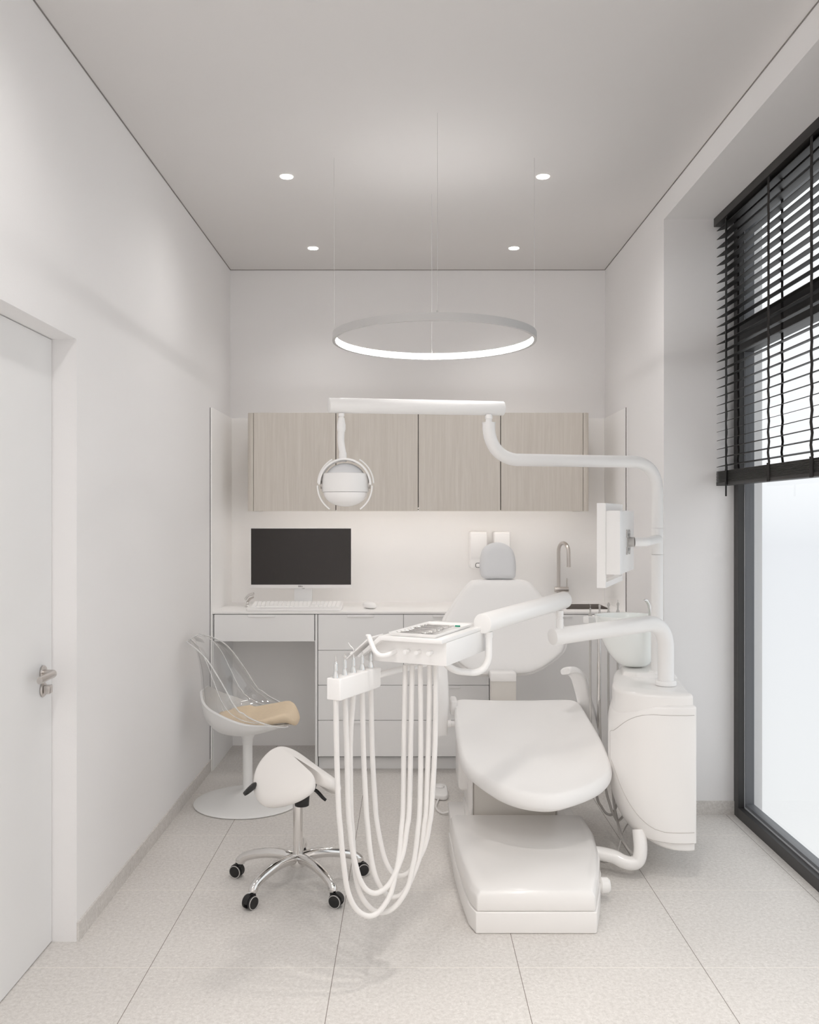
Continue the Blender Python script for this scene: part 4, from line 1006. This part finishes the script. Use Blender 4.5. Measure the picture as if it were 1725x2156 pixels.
ol = [(0.262, 0), (0.255, 0.09), (0.21, 0.165), (0.12, 0.20), (0.0, 0.205), (-0.09, 0.18), (-0.15, 0.10), (-0.165, 0), (-0.15, -0.10), (-0.09, -0.18), (0.0, -0.205), (0.12, -0.20), (0.21, -0.165), (0.255, -0.09)]
co_ = [(p.x, p.y) for p in cr([(x, y, 0) for x, y in ol], 4, True)]
obj('seat_cushion', pillow(B(), co_, 0.045, 0.024, cmap, cen=(0.05, 0), nr=8, tops=(0.9, 0.7, 0.5, 0.3, 0.1)), 'beige', tc_, ang=60)
obj('stem', lathe(B(), [(0.001, 0.0), (0.024, 0.0), (0.0245, 0.05), (0.0245, 0.30), (0.027, 0.301), (0.028, 0.325), (0.036, 0.345), (0.055, 0.36), (0.001, 0.362)], CO, 32), 'chairw', tc_)
obj('round_foot', lathe(B(), [(0.001, 0.0), (0.262, 0.0), (0.270, 0.003), (0.271, 0.007), (0.262, 0.011), (0.20, 0.017), (0.13, 0.027), (0.08, 0.038), (0.045, 0.052), (0.027, 0.066), (0.001, 0.067)], CO, 80), 'chairw', tc_)

# ------------------------------------------------------------------ saddle stool
SC = V((-0.445, 3.56, 0))
ss = empty('saddle_stool', SC, 'off-white split saddle stool on a chrome five-star castor base', 'stool')
AX = math.radians(-50); ax_ = V((math.cos(AX), math.sin(AX), 0)); bx_ = V((-math.sin(AX), math.cos(AX), 0))   # a: towards the split end, b: left of it (away from camera)
so_ = [(-0.022, 0.003), (0.015, 0.014), (0.07, 0.016), (0.125, 0.013), (0.155, 0.02), (0.172, 0.05), (0.155, 0.10), (0.10, 0.15), (0.02, 0.185), (-0.06, 0.18), (-0.125, 0.13), (-0.15, 0.06)]
so_ = so_ + [(-0.153, 0.0)] + [(a, -b_) for a, b_ in so_[::-1]]
so_s = [(p.x, p.y) for p in cr([(x, y, 0) for x, y in so_], 5, True)]
def sadmap(a, b_, h):
    w_ = abs(b_)/0.19
    drop = 0.125*w_**1.6
    zz = 0.492 - drop - 0.19*a
    # bend each wing inwards as it drops
    bb = b_*(1-0.16*w_)
    nrm_b = math.copysign(0.8*w_, b_)
    p = V((-0.437, 3.49, 0)) + ax_*a + bx_*(bb + nrm_b*h) 
    return (p.x, p.y, zz + h*(1-0.35*w_))
obj('saddle_seat', pillow(B(), so_s, 0.05, 0.026, sadmap, cen=(-0.03, 0), nr=8, tops=(0.95, 0.85, 0.7, 0.5, 0.3, 0.12)), 'saddle', ss, ang=60, sub=1)
mz0 = 0.335
obj('mechanism', lathe(B(), [(0.001, 0), (0.028, 0), (0.032, 0.06), (0.001, 0.062)], (SC.x+0.022, SC.y-0.05, mz0-0.004), 24), 'black', ss)
b = B(); box(b, SC.x-0.07, SC.x+0.075, SC.y-0.07, SC.y+0.05, mz0+0.055, mz0+0.085); obj('seat_plate', b, 'black', ss, bevel=0.004)
obj('seat_mount', mbox(SC.x-0.04, SC.x+0.04, SC.y-0.08, SC.y+0.03, mz0+0.08, 0.445), 'black', ss, bevel=0.003)
lv = cr([P(548, 1654, 3.5), P(537, 1653, 3.45), P(528, 1660, 3.42), P(520, 1667, 3.40), P(514, 1672, 3.39)], 5)
obj('lever', sweep(B(), [V((SC.x, SC.y, mz0+0.06)), P(560, 1658, 3.52)] + lv, [0.004, 0.004]+[0.006+0.0065*math.sin(PI*(0.15+0.75*k/(len(lv)-1))) for k in range(len(lv))], 10, flat=0.9), 'black', ss)
lv = cr([P(655, 1661, 3.56), P(664, 1664, 3.56), P(671, 1670, 3.56), P(679, 1679, 3.56), P(686, 1685, 3.56)], 5)
obj('lever', sweep(B(), [V((SC.x, SC.y, mz0+0.05))]+lv, [0.004]+[0.005+0.0025*math.sin(PI*(0.15+0.75*k/(len(lv)-1))) for k in range(len(lv))], 10), 'black', ss)
obj('gas_column', lathe(B(), [(0.001, 0.10), (0.0195, 0.10), (0.0195, 0.345), (0.001, 0.346)], SC, 32), 'chrome', ss)
obj('hub', lathe(B(), [(0.001, 0.072), (0.03, 0.075), (0.034, 0.09), (0.03, 0.11), (0.0215, 0.125), (0.001, 0.126)], SC, 32), 'chrome', ss)
RL = 0.252
swiv = [170, 160, 235, 340, 20]
for i, ad in enumerate((92, 164, 236, 308, 20)):
    a = math.radians(ad); dr_ = V((math.cos(a), math.sin(a), 0))
    pts = cr([SC+V((0, 0, 0.10)), SC+dr_*0.05+V((0, 0, 0.112)), SC+dr_*0.12+V((0, 0, 0.113)), SC+dr_*0.19+V((0, 0, 0.10)), SC+dr_*0.235+V((0, 0, 0.083)), SC+dr_*RL+V((0, 0, 0.066)), SC+dr_*(RL+0.002)+V((0, 0, 0.055))], 5)
    n = len(pts); rd_ = [0.022-0.006*k/(n-1) + (0.0035*math.sin(PI*max(0, (k/(n-1)-0.7)/0.3))) for k in range(n)]
    obj('leg', sweep(B(), pts, rd_, 20, up=(0, 0, 1), flat=[0.85]*n), 'chrome', ss)
    cc = SC + dr_*(RL+0.002)
    sa_ = math.radians(swiv[i]); fx = V((math.cos(sa_), math.sin(sa_), 0)); sx = V((-fx.y, fx.x, 0))
    wc = cc + fx*0.014; wc.z = 0.0255
    cst = obj('castor', sweep(B(), [V((cc.x, cc.y, 0.058)), V((cc.x, cc.y, 0.045))], [0.010, 0.012], 14), 'black', ss)
    # hood: half disc between the wheels
    hb_ = []
    for k in range(15):
        q = math.radians(-20+ 200*k/14); hb_.append((math.cos(q)*0.0275, math.sin(q)*0.0275))
    hb_ += [(-0.019, 0.0), (0.019, 0.0)]
    obj('hood', prism(B(), hb_, lambda x, z: wc + fx*x*-1 + V((0, 0, z)) - sx*0.010, lambda x, z: wc + fx*x*-1 + V((0, 0, z)) + sx*0.010), 'black', cst, ang=35)
    for s in (-1, 1):
        p0 = wc + sx*s*0.010; p1 = wc + sx*s*0.021
        d3 = sx*s
        obj('wheel', sweep(B(), [p0, p0+d3*0.001, p1-d3*0.003, p1-d3*0.001, p1], [0.024, 0.0255, 0.0255, 0.0235, 0.016], 28), 'black', cst)
        lp = [p1 - d3*0.0012 + fx*0.0235*math.cos(q) + V((0, 0, 0.0235*math.sin(q))) for q in [2*PI*k/28 for k in range(28)]]
        obj('wheel_ring', sweep(B(), lp, 0.0016, 6, closed=True), 'hoseg', cst)

# ------------------------------------------------------------------ daylight
wd = bpy.data.worlds.new('sky'); sc.world = wd; wd.use_nodes = True
nt = wd.node_tree; bg = nt.nodes['Background']
tcw = nt.nodes.new('ShaderNodeTexCoord'); sp = nt.nodes.new('ShaderNodeSeparateXYZ'); rp = nt.nodes.new('ShaderNodeValToRGB')
nt.links.new(tcw.outputs['Generated'], sp.inputs[0])
mr = nt.nodes.new('ShaderNodeMapRange'); mr.inputs[1].default_value = -1; mr.inputs[2].default_value = 1
nt.links.new(sp.outputs['Z'], mr.inputs[0]); nt.links.new(mr.outputs[0], rp.inputs[0])
e = rp.color_ramp.elements; e[0].position = 0.30; e[0].color = (0.80, 0.80, 0.80, 1); e[1].position = 0.53; e[1].color = (0.92, 0.93, 0.95, 1)
q = e.new(0.485); q.color = (0.74, 0.75, 0.78, 1)
nt.links.new(rp.outputs[0], bg.inputs[0]); bg.inputs[1].default_value = 1.14
